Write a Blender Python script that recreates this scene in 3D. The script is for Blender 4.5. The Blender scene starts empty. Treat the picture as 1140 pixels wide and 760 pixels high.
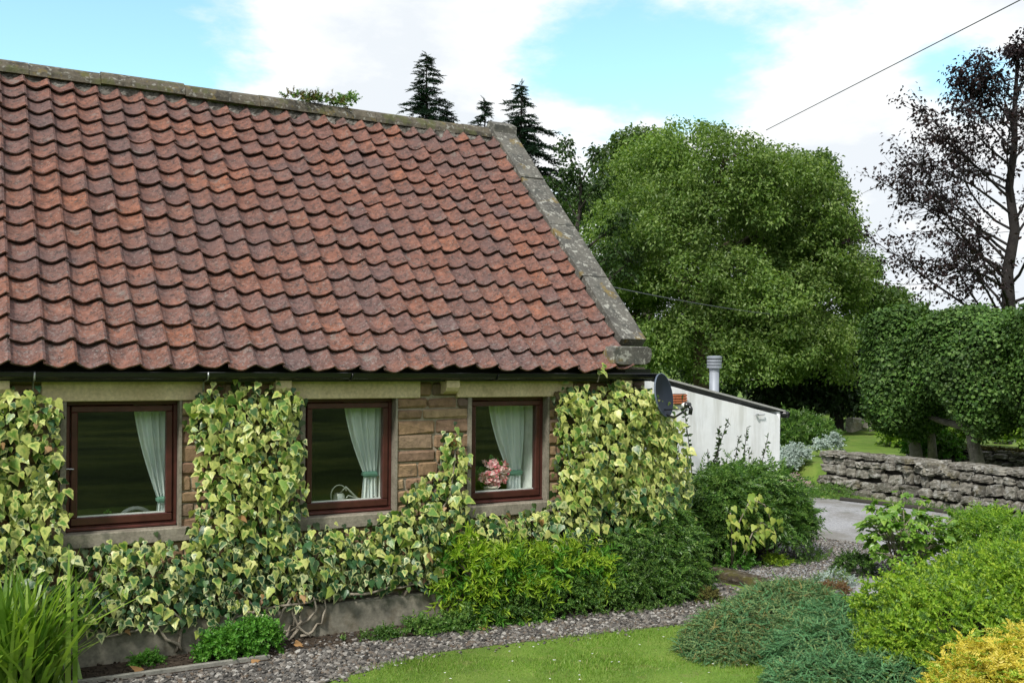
import bpy, math, random
import numpy as np
from mathutils import Vector, Matrix
SC = bpy.context.scene
COL = SC.collection
rng = np.random.default_rng(7)
random.seed(7)

# ------------------------------------------------------------------ camera, sky, sun, exposure
yaw, pit, rol = math.radians(29.254), math.radians(-.317), math.radians(.556)
fw = Vector((math.sin(yaw)*math.cos(pit), math.cos(yaw)*math.cos(pit), math.sin(pit)))
rt = Vector((math.cos(yaw), -math.sin(yaw), 0)); up = rt.cross(fw)
R_ = rt*math.cos(rol) + up*math.sin(rol); U_ = up*math.cos(rol) - rt*math.sin(rol)
CAM = Vector((0, -9.3, 2.67))
cd = bpy.data.cameras.new('camera'); cam = bpy.data.objects.new('camera', cd); COL.objects.link(cam)
cd.sensor_width = 36; cd.lens = 36*1096.1/1140; cd.shift_y = 28.5/1140
cd.clip_start = .05; cd.clip_end = 3000
M = Matrix((R_, U_, -fw)).transposed().to_4x4(); M.translation = CAM
cam.matrix_world = M
SC.camera = cam
SC.view_settings.view_transform = 'Standard'; SC.view_settings.look = 'None'
SC.view_settings.exposure = 0.82; SC.view_settings.gamma = 1; SC.view_settings.use_curve_mapping = False
SC.cycles.max_bounces = 8; SC.cycles.transparent_max_bounces = 8
SC.cycles.use_denoising = True
SC.cycles.caustics_reflective = False; SC.cycles.caustics_refractive = False

SUN = Vector((-.62, -.42, .80)).normalized()       # direction towards the sun
sl = bpy.data.lights.new('sun', 'SUN'); sl.energy = 2.5; sl.angle = math.radians(7); sl.color = (1, .95, .86)
so = bpy.data.objects.new('sun', sl); COL.objects.link(so)
so.rotation_euler = SUN.to_track_quat('Z', 'Y').to_euler(); so.location = (-10, -10, 30)

W = bpy.data.worlds.new('World'); SC.world = W; W.use_nodes = True
nt = W.node_tree; nt.nodes.clear()
def N(nt, t, **k):
    n = nt.nodes.new(t)
    for a, b in k.items():
        if a in n.inputs.keys() if isinstance(a, str) else False: n.inputs[a].default_value = b
        else: setattr(n, a, b)
    return n
def L(nt, a, b): nt.links.new(a, b)
def MATH(nt, op, a, b=None, clamp=False):
    n = nt.nodes.new('ShaderNodeMath'); n.operation = op; n.use_clamp = clamp
    for i, v in enumerate((a, b)):
        if v is None: continue
        if isinstance(v, (int, float)): n.inputs[i].default_value = v
        else: nt.links.new(v, n.inputs[i])
    return n.outputs[0]
def MIX(nt, f, a, b, mode='MIX'):
    n = nt.nodes.new('ShaderNodeMix'); n.data_type = 'RGBA'; n.blend_type = mode
    for i, v in ((0, f), (6, a), (7, b)):
        if isinstance(v, (int, float)): n.inputs[i].default_value = v
        elif isinstance(v, tuple): n.inputs[i].default_value = (*v[:3], 1)
        else: nt.links.new(v, n.inputs[i])
    return n.outputs[2]
def RAMP(nt, f, stops, interp='LINEAR'):
    n = nt.nodes.new('ShaderNodeValToRGB'); cr = n.color_ramp; cr.interpolation = interp
    while len(cr.elements) < len(stops): cr.elements.new(.5)
    for e, (p, c) in zip(cr.elements, stops):
        e.position = p; e.color = (*c, 1) if isinstance(c, tuple) else (c, c, c, 1)
    if f is not None: nt.links.new(f, n.inputs[0])
    return n.outputs[0]
def NOISE(nt, vec, scale, detail=4, rough=.55, dim=None):
    n = nt.nodes.new('ShaderNodeTexNoise'); n.inputs['Scale'].default_value = scale
    n.inputs['Detail'].default_value = detail; n.inputs['Roughness'].default_value = rough
    if vec is not None: nt.links.new(vec, n.inputs['Vector'])
    return n.outputs[0]

sky = N(nt, 'ShaderNodeTexSky', sky_type='NISHITA', sun_disc=False)
sky.sun_elevation = math.asin(SUN.z); sky.sun_rotation = math.atan2(SUN.x, SUN.y)
sky.air_density = 1; sky.dust_density = .6; sky.ozone_density = 1
tc = N(nt, 'ShaderNodeTexCoord')
sep = N(nt, 'ShaderNodeSeparateXYZ'); L(nt, tc.outputs['Generated'], sep.inputs[0])
def DOT(v):
    n = nt.nodes.new('ShaderNodeVectorMath'); n.operation = 'DOT_PRODUCT'
    nt.links.new(tc.outputs['Generated'], n.inputs[0]); n.inputs[1].default_value = Vector(v).normalized()
    return n.outputs['Value']
zz = MATH(nt, 'ADD', MATH(nt, 'MAXIMUM', sep.outputs[2], 0), .22)
cv = N(nt, 'ShaderNodeCombineXYZ')
L(nt, MATH(nt, 'DIVIDE', sep.outputs[0], zz), cv.inputs[0]); L(nt, MATH(nt, 'DIVIDE', sep.outputs[1], zz), cv.inputs[1])
cn = NOISE(nt, cv.outputs[0], 1.6, 10, .60)
cn2 = NOISE(nt, cv.outputs[0], 5.5, 7, .6)
bias = 0.34                                         # how much of the sky is cloud
acc = None
# openings of blue sky: direction, spread, depth
for v, w, d in CLEAR if 'CLEAR' in globals() else (
        ((.033, .945, .326), .012, .36), ((-.10, .94, .32), .02, .3), ((.15, .94, .295), .006, .26), ((.50, .81, .30), .006, .24), ((.545, .775, .32), .005, .22), ((.60, .76, .26), .003, .20), ((.765, .575, .272), .0016, .30), ((.647, .696, .315), .002, .20), ((.70, .62, .33), .002, .24), ((.80, .56, .22), .0015, .14), ((-.6, .6, .5), .08, .25), ((.3, -.5, .7), .1, .2)):
    g = MATH(nt, 'MULTIPLY', MATH(nt, 'POWER', 2.718, MATH(nt, 'DIVIDE', MATH(nt, 'SUBTRACT', DOT(v), 1), w)), d)
    acc = g if acc is None else MATH(nt, 'ADD', acc, g)
cl = MATH(nt, 'ADD', MATH(nt, 'ADD', cn, MATH(nt, 'MULTIPLY', cn2, .30)), MATH(nt, 'SUBTRACT', .12 , acc))
cm = RAMP(nt, cl, [(.375, 0.05), (.56, 1.0)], 'EASE')
shade = RAMP(nt, cl, [(.46, (.55, .605, .63)), (.57, (.625, .635, .64)), (.64, (.60, .612, .622)), (.76, (.50, .53, .56))])
bg1 = N(nt, 'ShaderNodeBackground'); bg1.inputs[1].default_value = .125
L(nt, MIX(nt, 1.0, sky.outputs[0], (1.12, 1.40, 1.22), 'MULTIPLY'), bg1.inputs[0])
bg2 = N(nt, 'ShaderNodeBackground'); bg2.inputs[1].default_value = 1.0; L(nt, shade, bg2.inputs[0])
ms = N(nt, 'ShaderNodeMixShader'); L(nt, cm, ms.inputs[0]); L(nt, bg1.outputs[0], ms.inputs[1]); L(nt, bg2.outputs[0], ms.inputs[2])
wo = N(nt, 'ShaderNodeOutputWorld'); L(nt, ms.outputs[0], wo.inputs[0])

# ------------------------------------------------------------------ materials
def newmat(name):
    m = bpy.data.materials.new(name); m.use_nodes = True
    t = m.node_tree; t.nodes.clear()
    o = t.nodes.new('ShaderNodeOutputMaterial')
    return m, t, o
def principled(t, o, col, rough=.8, bump=None, bstr=.3, bdist=.01, spec=.4, metal=0):
    p = t.nodes.new('ShaderNodeBsdfPrincipled')
    if isinstance(col, tuple): p.inputs['Base Color'].default_value = (*col, 1)
    else: t.links.new(col, p.inputs['Base Color'])
    if isinstance(rough, (int, float)): p.inputs['Roughness'].default_value = rough
    else: t.links.new(rough, p.inputs['Roughness'])
    p.inputs['Specular IOR Level'].default_value = spec; p.inputs['Metallic'].default_value = metal
    if bump is not None:
        b = t.nodes.new('ShaderNodeBump'); b.inputs['Strength'].default_value = bstr; b.inputs['Distance'].default_value = bdist
        t.links.new(bump, b.inputs['Height']); t.links.new(b.outputs[0], p.inputs['Normal'])
    t.links.new(p.outputs[0], o.inputs[0])
    return p
def OBJ(t): return t.nodes.new('ShaderNodeTexCoord').outputs['Object']
def RND(t): return t.nodes.new('ShaderNodeNewGeometry').outputs['Random Per Island']
def POS(t): return t.nodes.new('ShaderNodeNewGeometry').outputs['Position']

def mottled(name, stops, scale=4, rough=.85, fine=40, bstr=.5, bdist=.01, spec=.3, spots=None, detail=6):
    m, t, o = newmat(name); v = POS(t)
    n = NOISE(t, v, scale, detail, .62); f = NOISE(t, v, fine, 5, .6)
    c = RAMP(t, n, stops)
    c = MIX(t, .5, c, RAMP(t, f, [(.3, .55), (.7, 1.35)]), 'MULTIPLY')
    for sc, lo, hi, colr, amt in spots or ():
        k = RAMP(t, NOISE(t, v, sc, 5, .6), [(lo, 0.0), (hi, amt)]); c = MIX(t, k, c, colr)
    b = MATH(t, 'ADD', n, MATH(t, 'MULTIPLY', f, .5))
    if name == 'white_render':
        sp = t.nodes.new('ShaderNodeSeparateXYZ'); L(t, v, sp.inputs[0])
        c = MIX(t, .18, RAMP(t, n, stops), RAMP(t, f, [(.35, .75), (.65, 1.1)]), 'MULTIPLY')
        mp = t.nodes.new('ShaderNodeMapping'); mp.inputs['Scale'].default_value = (7, 7, .8); L(t, v, mp.inputs[0])
        st = RAMP(t, NOISE(t, mp.outputs[0], 1.0, 5, .6), [(.48, 0.0), (.68, .6)]); c = MIX(t, st, c, (.50, .51, .50))
        ba = MATH(t, 'MULTIPLY', RAMP(t, MATH(t, 'ADD', MATH(t, 'MULTIPLY', sp.outputs[2], -.6), MATH(t, 'MULTIPLY', n, .9)), [(.0, 0.0), (.45, 1.0)]), .6); c = MIX(t, ba, c, (.30, .33, .26))
    principled(t, o, c, rough, b, bstr, bdist, spec)
    return m
def plain(name, col, rough=.5, metal=0, spec=.5, var=.12):
    m, t, o = newmat(name)
    n = NOISE(t, POS(t), 12, 5, .6)
    lo = tuple(x*(1-var) for x in col); hi = tuple(min(1, x*(1+var)) for x in col)
    principled(t, o, RAMP(t, n, [(.3, lo), (.7, hi)]), rough, n, .08, .005, spec, metal)
    return m
def island(name, stops, rough=.8, nscale=25, namt=.5, spots=None, bstr=.4, bdist=.008, spec=.3):
    m, t, o = newmat(name); v = POS(t)
    c = RAMP(t, RND(t), stops)
    f = NOISE(t, v, nscale, 7, .65)
    c = MIX(t, namt, c, RAMP(t, f, [(.28, .35), (.72, 1.5)]), 'MULTIPLY')
    for sc, lo, hi, colr, amt in spots or ():
        k = RAMP(t, NOISE(t, v, sc, 5, .65), [(lo, 0.0), (hi, amt)]); c = MIX(t, k, c, colr)
    principled(t, o, c, rough, f, bstr, bdist, spec)
    return m
def leafmat(name, stops, trans=.3, rough=.45, spec=.35, big=1.2, bigamt=.35, tr_tint=(1.3, 1.4, .5)):
    m, t, o = newmat(name)
    c = RAMP(t, RND(t), stops)
    n = NOISE(t, POS(t), big, 3, .6)
    c = MIX(t, bigamt, c, RAMP(t, n, [(.3, .45), (.7, 1.5)]), 'MULTIPLY')
    p = principled(t, o, c, rough, None, spec=spec)
    tr = t.nodes.new('ShaderNodeBsdfTranslucent'); L(t, MIX(t, 1.0, c, tr_tint, 'MULTIPLY'), tr.inputs[0])
    mx = t.nodes.new('ShaderNodeMixShader'); mx.inputs[0].default_value = trans
    L(t, p.outputs[0], mx.inputs[1]); L(t, tr.outputs[0], mx.inputs[2]); L(t, mx.outputs[0], o.inputs[0])
    return m
def ivymat(name, centre, margin, w0, w1, veins=True):
    m, t, o = newmat(name)
    a = t.nodes.new('ShaderNodeAttribute'); a.attribute_name = 'edge'
    r = RND(t)
    n = NOISE(t, POS(t), 22, 4, .6)
    e = MATH(t, 'ADD', a.outputs['Fac'], MATH(t, 'MULTIPLY', MATH(t, 'SUBTRACT', n, .5), 1.8))
    e = MATH(t, 'ADD', e, MATH(t, 'MULTIPLY', MATH(t, 'SUBTRACT', r, .5), 1.1))
    k = RAMP(t, e, [(w0, 0.0), (w1, 1.0)])
    cc = RAMP(t, MATH(t, 'FRACT', MATH(t, 'MULTIPLY', r, 7.31)), centre); cmg = RAMP(t, MATH(t, 'FRACT', MATH(t, 'MULTIPLY', r, 13.7)), margin)
    c = MIX(t, k, cc, cmg)
    c = MIX(t, .35, c, RAMP(t, NOISE(t, POS(t), 60, 3, .6), [(.3, .6), (.7, 1.3)]), 'MULTIPLY')
    p = principled(t, o, c, .38, None, spec=.45)
    tr = t.nodes.new('ShaderNodeBsdfTranslucent'); L(t, MIX(t, 1.0, c, (1.1, 1.2, .5), 'MULTIPLY'), tr.inputs[0])
    mx = t.nodes.new('ShaderNodeMixShader'); mx.inputs[0].default_value = .22
    L(t, p.outputs[0], mx.inputs[1]); L(t, tr.outputs[0], mx.inputs[2]); L(t, mx.outputs[0], o.inputs[0])
    return m

MT = {}
def tilemat():
    m, t, o = newmat('clay_tile'); v = POS(t); r = RND(t)
    c = RAMP(t, r, [(0, (.145, .071, .056)), (.25, (.178, .081, .058)), (.5, (.155, .077, .062)), (.7, (.215, .091, .058)), (.85, (.130, .073, .066)), (1, (.192, .084, .058))])
    f = NOISE(t, v, 11, 9, .68)
    c = MIX(t, .85, c, RAMP(t, f, [(.30, .50), (.5, 1.0), (.68, 1.65)]), 'MULTIPLY')
    k = RAMP(t, NOISE(t, v, 2.0, 6, .6), [(.42, 0.0), (.62, .6)]); c = MIX(t, k, c, (.105, .075, .076))
    k = RAMP(t, NOISE(t, v, 19, 6, .7), [(.50, 0.0), (.63, .8)]); c = MIX(t, k, c, (.040, .032, .031))
    k = RAMP(t, NOISE(t, v, 50, 4, .65), [(.60, 0.0), (.67, .75)]); c = MIX(t, k, c, (.26, .24, .22))
    k = RAMP(t, NOISE(t, v, 5, 6, .7), [(.60, 0.0), (.66, .45)]); c = MIX(t, k, c, (.20, .19, .175))
    sz = t.nodes.new('ShaderNodeSeparateXYZ'); L(t, v, sz.inputs[0])
    lo_ = RAMP(t, MATH(t, 'MULTIPLY', MATH(t, 'SUBTRACT', sz.outputs[2], 2.6), .7), [(0, 1.0), (1, .12)])
    k = MATH(t, 'MULTIPLY', RAMP(t, NOISE(t, v, 30, 6, .7), [(.53, 0.0), (.65, .65)]), lo_); c = MIX(t, k, c, (.23, .205, .20))
    principled(t, o, c, .85, MATH(t, 'ADD', f, NOISE(t, v, 90, 4, .6)), .8, .007, .2)
    return m
MT['tile'] = tilemat()
LICH = [(5, .46, .60, (.030, .028, .024), .85), (9, .57, .65, (.17, .13, .04), .6), (19, .57, .64, (.27, .27, .245), .75), (4, .54, .62, (.075, .085, .025), .6)]
MT['ridge'] = mottled('lichen_stone', [(.3, (.06, .052, .04)), (.5, (.12, .105, .08)), (.7, (.17, .15, .11))], 5, fine=35, spots=LICH, bstr=.8, bdist=.02)
MT['fillet'] = mottled('roof_mortar', [(.3, (.05, .045, .04)), (.5, (.13, .12, .105)), (.7, (.26, .25, .23))], 9, fine=40, bstr=.9, bdist=.02, spots=[(7, .5, .62, (.03, .028, .024), .8)])
MT['coping'] = mottled('coping_stone', [(.3, (.06, .058, .053)), (.5, (.11, .106, .095)), (.7, (.15, .145, .125))], 3.5, fine=45, spots=[(7, .50, .63, (.045, .048, .045), .8), (3.2, .60, .66, (.19, .135, .035), .7), (12, .575, .63, (.33, .33, .30), .8), (26, .58, .64, (.30, .30, .27), .6)], bstr=.7, bdist=.015)
MT['stone'] = island('sandstone', [(0, (.25, .16, .095)), (.25, (.31, .21, .125)), (.5, (.21, .125, .085)), (.72, (.36, .26, .155)), (.86, (.15, .105, .085)), (1, (.29, .18, .105))], .9, 14, .55, spots=[(5, .58, .72, (.10, .085, .07), .6)], bstr=.9, bdist=.02)
MT['mortar'] = mottled('mortar', [(.3, (.24, .205, .155)), (.7, (.37, .32, .25))], 6, fine=60, bstr=.7, bdist=.015)
MT['lintel'] = mottled('painted_lintel', [(.3, (.52, .41, .25)), (.6, (.68, .56, .37)), (.8, (.72, .62, .43))], 2.5, fine=30, bstr=.3, spots=[(7, .6, .75, (.22, .17, .10), .5)])
MT['sill'] = mottled('sill_stone', [(.3, (.17, .15, .12)), (.7, (.29, .265, .215))], 5, fine=40, spots=[(6, .55, .7, (.10, .10, .07), .6)])
MT['plinth'] = mottled('plinth_render', [(.3, (.13, .125, .10)), (.6, (.24, .225, .185)), (.8, (.30, .28, .23))], 3, fine=30, spots=[(4, .5, .68, (.10, .075, .04), .7), (9, .58, .7, (.05, .06, .04), .6)], bstr=.5)
MT['white'] = mottled('white_render', [(.3, (.76, .79, .84)), (.7, (.84, .86, .89))], 2.2, fine=7, bstr=.25, bdist=.02, spots=[(2, .60, .78, (.66, .69, .73), .5)])
MT['frame'] = plain('stained_frame', (.075, .021, .017), .38, spec=.5, var=.3)
MT['frame2'] = plain('stained_casement', (.062, .018, .015), .35, spec=.5, var=.3)
MT['black'] = plain('black_plastic', (.012, .013, .015), .25, spec=.6)
MT['galv'] = plain('galvanised', (.45, .47, .49), .38, metal=.7)
MT['steel'] = plain('flue_steel', (.27, .30, .35), .55, metal=.2)
MT['lead'] = plain('felt_edge', (.36, .36, .36), .8)
MT['dish'] = plain('dish_paint', (.013, .020, .034), .6, spec=.3)
MT['dishrim'] = plain('dish_rim', (.09, .12, .17), .5)
MT['cable'] = plain('cable_sheath', (.07, .08, .09), .6)
MT['terracotta'] = plain('terracotta', (.40, .13, .055), .8)
MT['plaster'] = plain('inner_plaster', (.78, .80, .78), .8)
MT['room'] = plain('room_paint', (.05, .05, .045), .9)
MT['whitepl'] = plain('white_plastic', (.75, .76, .76), .4)
MT['pot'] = plain('white_pot', (.66, .62, .52), .4)
MT['can'] = plain('can_metal', (.45, .47, .42), .3, metal=.6)
MT['bark'] = mottled('bark', [(.3, (.055, .043, .032)), (.7, (.15, .12, .09))], 6, fine=50, bstr=1, bdist=.03)
MT['barkpale'] = mottled('pale_bark', [(.3, (.10, .095, .08)), (.7, (.23, .215, .18))], 5, fine=40, bstr=1, bdist=.03, spots=[(7, .55, .7, (.07, .085, .05), .7)])
MT['darkbark'] = mottled('dark_bark', [(.3, (.022, .018, .017)), (.7, (.06, .05, .045))], 6, fine=50, bstr=1, bdist=.03)
MT['blackbark'] = mottled('black_bark', [(.3, (.012, .010, .011)), (.7, (.032, .028, .027))], 6, fine=50, bstr=1, bdist=.03)
MT['stem'] = mottled('ivy_stem', [(.3, (.17, .145, .115)), (.7, (.36, .32, .26))], 14, fine=90, bstr=.8, bdist=.01)
m, t, o = newmat('bank_turf_streaked'); mp = t.nodes.new('ShaderNodeMapping'); mp.inputs['Scale'].default_value = (.28, 1.1, 1.6); L(t, POS(t), mp.inputs[0])
hn = NOISE(t, mp.outputs[0], 1.3, 7, .62)
principled(t, o, RAMP(t, hn, [(.34, (.016, .034, .008)), (.5, (.055, .09, .018)), (.66, (.13, .17, .035))]), .9, hn, .6, .05, .2); MT['hillgrass'] = m
MT['drystone'] = island('wall_stone', [(0, (.09, .084, .072)), (.3, (.21, .198, .17)), (.55, (.135, .126, .11)), (.8, (.27, .258, .225)), (1, (.08, .072, .06))], .95, 14, .5, spots=[(4.5, .52, .66, (.07, .07, .055), .8), (7, .54, .62, (.34, .34, .325), .75), (20, .57, .64, (.38, .38, .36), .6), (3, .56, .66, (.13, .11, .05), .5)], bstr=1, bdist=.03)
MT['dark'] = plain('dark_core', (.03, .027, .022), .95)
MT['moss'] = mottled('moss', [(.3, (.06, .07, .015)), (.7, (.17, .15, .04))], 8, fine=70, bstr=1, bdist=.03)
MT['timber'] = mottled('weathered_timber', [(.3, (.14, .14, .125)), (.7, (.27, .265, .235))], 7, fine=60, bstr=.5)
MT['stepstone'] = mottled('step_stone', [(.3, (.03, .025, .018)), (.55, (.07, .055, .038)), (.75, (.14, .12, .09))], 7, fine=50, bstr=1, bdist=.02, spots=[(5, .48, .60, (.085, .08, .02), .8), (14, .56, .64, (.22, .21, .18), .6)])
MT['pebble'] = island('gravel_stone', [(0, (.03, .029, .027)), (.25, (.09, .085, .08)), (.5, (.16, .15, .138)), (.65, (.10, .075, .055)), (.8, (.22, .205, .185)), (.93, (.36, .35, .33)), (1, (.05, .048, .047))], .85, 60, .3)
MT['gravelbed'] = mottled('gravel_bed', [(.3, (.05, .047, .045)), (.5, (.10, .095, .09)), (.7, (.16, .155, .15))], 45, fine=160, bstr=1, bdist=.01)
MT['path'] = mottled('path_gravel', [(.3, (.20, .203, .22)), (.5, (.30, .305, .325)), (.7, (.40, .405, .425))], 30, fine=110, bstr=1, bdist=.008, spots=[(1.1, .48, .66, (.15, .14, .12), .7), (3, .55, .68, (.09, .095, .06), .5)])
MT['soil'] = mottled('bed_soil', [(.3, (.022, .016, .011)), (.6, (.06, .044, .031)), (.8, (.10, .08, .06))], 16, fine=80, bstr=1, bdist=.02)
MT['grass'] = mottled('turf', [(.3, (.07, .14, .018)), (.5, (.115, .20, .026)), (.7, (.17, .235, .045))], 1.3, fine=45, bstr=.6, bdist=.02, spots=[(.35, .5, .7, (.075, .115, .02), .6), (5, .56, .68, (.16, .15, .06), .5), (2.2, .54, .66, (.06, .11, .015), .5)])
MT['blade'] = leafmat('grass_blade', [(0, (.11, .22, .025)), (.5, (.17, .30, .04)), (.85, (.24, .35, .07)), (1, (.33, .33, .13))], .3, .5, big=.9)
MT['hillgrass0'] = mottled('bank_turf', [(.3, (.035, .06, .012)), (.5, (.075, .115, .025)), (.7, (.13, .17, .04))], 1.1, fine=5, bstr=.6, bdist=.05)
MT['ivya'] = ivymat('ivy_gold', [(0, (.06, .15, .025)), (.5, (.11, .23, .04)), (1, (.18, .31, .06))], [(0, (.42, .47, .11)), (.5, (.57, .58, .21)), (1, (.33, .43, .075))], .16, .78)
MT['ivyb'] = ivymat('ivy_cream', [(0, (.022, .075, .030)), (.5, (.045, .125, .045)), (1, (.085, .17, .055))], [(0, (.38, .43, .18)), (1, (.50, .54, .28))], .70, 1.05)
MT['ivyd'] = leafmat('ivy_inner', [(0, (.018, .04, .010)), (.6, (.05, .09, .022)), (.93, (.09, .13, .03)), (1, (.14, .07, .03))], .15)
G3 = lambda a, b, c: [(0, a), (.55, b), (1, c)]
MT['bigtree'] = leafmat('sycamore_leaf', G3((.075, .145, .032), (.145, .235, .056), (.25, .34, .105)), .4, big=.5, bigamt=.45)
MT['backtree'] = leafmat('ash_leaf', G3((.04, .085, .018), (.07, .135, .026), (.12, .18, .04)), .35, big=.6)
MT['darktree'] = leafmat('oak_leaf', G3((.018, .045, .012), (.035, .075, .018), (.06, .11, .025)), .3, big=.8)
MT['yew'] = leafmat('yew_needle', G3((.018, .042, .014), (.032, .068, .02), (.055, .10, .028)), .1, big=.8)
MT['beech'] = leafmat('copper_beech_leaf', G3((.010, .006, .008), (.018, .010, .012), (.036, .020, .019)), .2, .5, .25, tr_tint=(1.4, .8, .7))
MT['spruce'] = leafmat('spruce_needle', G3((.010, .030, .018), (.018, .048, .028), (.03, .066, .036)), .1)
MT['hedge'] = leafmat('hedge_leaf', G3((.028, .072, .014), (.062, .135, .024), (.13, .22, .055)), .25, .5, .3, big=1.3, bigamt=.65)
MT['bright'] = leafmat('sunny_leaf', G3((.10, .19, .02), (.18, .30, .04), (.28, .40, .07)), .4)
MT['spirea'] = leafmat('golden_green_leaf', G3((.095, .20, .018), (.20, .355, .03), (.35, .48, .065)), .35, big=1.6)
MT['yellow'] = leafmat('golden_leaf', [(0, (.40, .35, .03)), (.4, (.60, .52, .065)), (.8, (.72, .62, .14)), (1, (.42, .46, .06))], .35, tr_tint=(1.2, 1.1, .5))
MT['juniper'] = leafmat('juniper_needle', [(0, (.04, .095, .04)), (.4, (.10, .19, .075)), (.8, (.19, .28, .11)), (1, (.30, .31, .11))], .15, .6, .2, big=3.0, bigamt=.55)
MT['juniperb'] = leafmat('juniper_needle_lower', G3((.035, .115, .05), (.085, .215, .09), (.16, .31, .13)), .15, .6, .2, big=3.5, bigamt=.45)
MT['jbrown'] = leafmat('juniper_tip', G3((.10, .085, .03), (.19, .17, .05), (.26, .23, .08)), .1)
MT['coton'] = leafmat('small_dark_leaf', G3((.03, .085, .018), (.07, .165, .03), (.16, .28, .055)), .3, .4, .4, big=2.2)
MT['coton2'] = leafmat('small_mid_leaf', G3((.045, .11, .025), (.10, .205, .04), (.20, .32, .075)), .3, .4, .4, big=2.2)
MT['euph'] = leafmat('lime_leaf', G3((.13, .25, .02), (.25, .40, .035), (.40, .50, .06)), .35, big=2.2)
MT['geran'] = leafmat('fresh_leaf', G3((.05, .17, .02), (.09, .25, .03), (.15, .33, .05)), .3)
MT['strap'] = leafmat('strap_leaf', G3((.08, .18, .022), (.17, .30, .04), (.29, .42, .07)), .3, .35, .5)
MT['peony'] = leafmat('lobed_leaf', G3((.08, .19, .025), (.16, .31, .045), (.28, .42, .08)), .35, .35, .5)
MT['pale'] = leafmat('pale_leaf', [(0, (.13, .24, .035)), (.5, (.28, .38, .065)), (1, (.42, .46, .11))], .3)
MT['silver'] = leafmat('silver_leaf', G3((.25, .33, .30), (.36, .45, .42), (.48, .55, .53)), .1, .7)
MT['pink'] = leafmat('pink_petal', G3((.45, .25, .32), (.60, .40, .46), (.68, .58, .60)), .2, .6, tr_tint=(1, 1, 1))
MT['begonia'] = leafmat('begonia_petal', [(0, (.85, .16, .26)), (.3, (.92, .45, .50)), (.6, (.95, .80, .78)), (1, (.92, .60, .62))], .15, .6, bigamt=0, tr_tint=(1, 1, 1))
MT['sedum'] = leafmat('red_sedum', G3((.12, .06, .03), (.17, .09, .045), (.15, .14, .05)), .15)
MT['deadleaf'] = leafmat('dead_leaf', G3((.20, .10, .04), (.34, .19, .08), (.40, .26, .13)), .15, tr_tint=(1, 1, 1))
MT['curtain'] = None
m, t, o = newmat('curtain_cloth')
zc = t.nodes.new('ShaderNodeSeparateXYZ'); L(t, POS(t), zc.inputs[0])
cc = RAMP(t, NOISE(t, POS(t), 30, 3), [(.3, (.80, .88, .89)), (.7, (.88, .92, .93))])
p = principled(t, o, cc, .9)
tr = t.nodes.new('ShaderNodeBsdfTranslucent'); tr.inputs[0].default_value = (.6, .68, .6, 1)
mx = t.nodes.new('ShaderNodeMixShader'); mx.inputs[0].default_value = .15
L(t, p.outputs[0], mx.inputs[1]); L(t, tr.outputs[0], mx.inputs[2]); L(t, mx.outputs[0], o.inputs[0]); MT['curtain'] = m
MT['tie'] = plain('curtain_tie', (.12, .26, .20), .8)
m, t, o = newmat('window_glass')
fr = t.nodes.new('ShaderNodeFresnel'); bf = t.nodes.new('ShaderNodeNewGeometry').outputs['Backfacing']
L(t, MATH(t, 'ADD', 1.5, MATH(t, 'MULTIPLY', bf, 1/1.5-1.5)), fr.inputs[0])
ff = MATH(t, 'MULTIPLY', fr.outputs[0], 1.0, True)
tp = t.nodes.new('ShaderNodeBsdfTransparent'); tp.inputs[0].default_value = (.98, 1.0, .99, 1)
gl = t.nodes.new('ShaderNodeBsdfGlossy'); gl.inputs['Roughness'].default_value = .01; gl.inputs[0].default_value = (1, 1, 1, 1)
mx = t.nodes.new('ShaderNodeMixShader'); L(t, ff, mx.inputs[0]); L(t, tp.outputs[0], mx.inputs[1]); L(t, gl.outputs[0], mx.inputs[2])
L(t, mx.outputs[0], o.inputs[0]); MT['glass'] = m

# ------------------------------------------------------------------ mesh helpers
def mesh_np(name, verts, faces, mats, mi=None, smooth=False, edge=None):
    """faces: list of (k,n) int arrays grouped by vertex count"""
    me = bpy.data.meshes.new(name)
    verts = np.asarray(verts, np.float32)
    me.vertices.add(len(verts)); me.vertices.foreach_set('co', verts.ravel())
    loops = np.concatenate([f.ravel() for f in faces]).astype(np.int32)
    tot = np.concatenate([np.full(len(f), f.shape[1]) for f in faces]).astype(np.int32)
    st = np.concatenate([[0], np.cumsum(tot)[:-1]]).astype(np.int32)
    me.loops.add(len(loops)); me.loops.foreach_set('vertex_index', loops)
    me.polygons.add(len(tot)); me.polygons.foreach_set('loop_start', st)
    try: me.polygons.foreach_set('loop_total', tot)
    except Exception: pass
    for m in mats: me.materials.append(m)
    if mi is not None: me.polygons.foreach_set('material_index', np.asarray(mi, np.int32))
    me.update(calc_edges=True); me.validate()
    me.polygons.foreach_set('use_smooth', np.full(len(me.polygons), bool(smooth)))
    if edge is not None:
        a = me.attributes.new('edge', 'FLOAT', 'POINT'); a.data.foreach_set('value', np.asarray(edge, np.float32))
    return me
def link(name, me, parent=None, loc=None):
    o = bpy.data.objects.new(name, me); COL.objects.link(o)
    if parent is not None:
        o.parent = parent
        if parent.type == 'EMPTY':                     # meshes are made in world coordinates
            o.matrix_parent_inverse = Matrix.Translation(parent.location).inverted()
    if loc is not None: o.location = loc
    return o
def tag(o, label=None, cat=None, group=None, kind=None):
    if label: o['label'] = label
    if cat: o['category'] = cat
    if group: o['group'] = group
    if kind: o['kind'] = kind
    return o
def thing(name, label, cat, loc=(0, 0, 0), group=None):
    o = bpy.data.objects.new(name, None); COL.objects.link(o); o.location = loc; o.empty_display_size = .1
    bpy.context.view_layer.update()
    return tag(o, label, cat, group)

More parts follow.
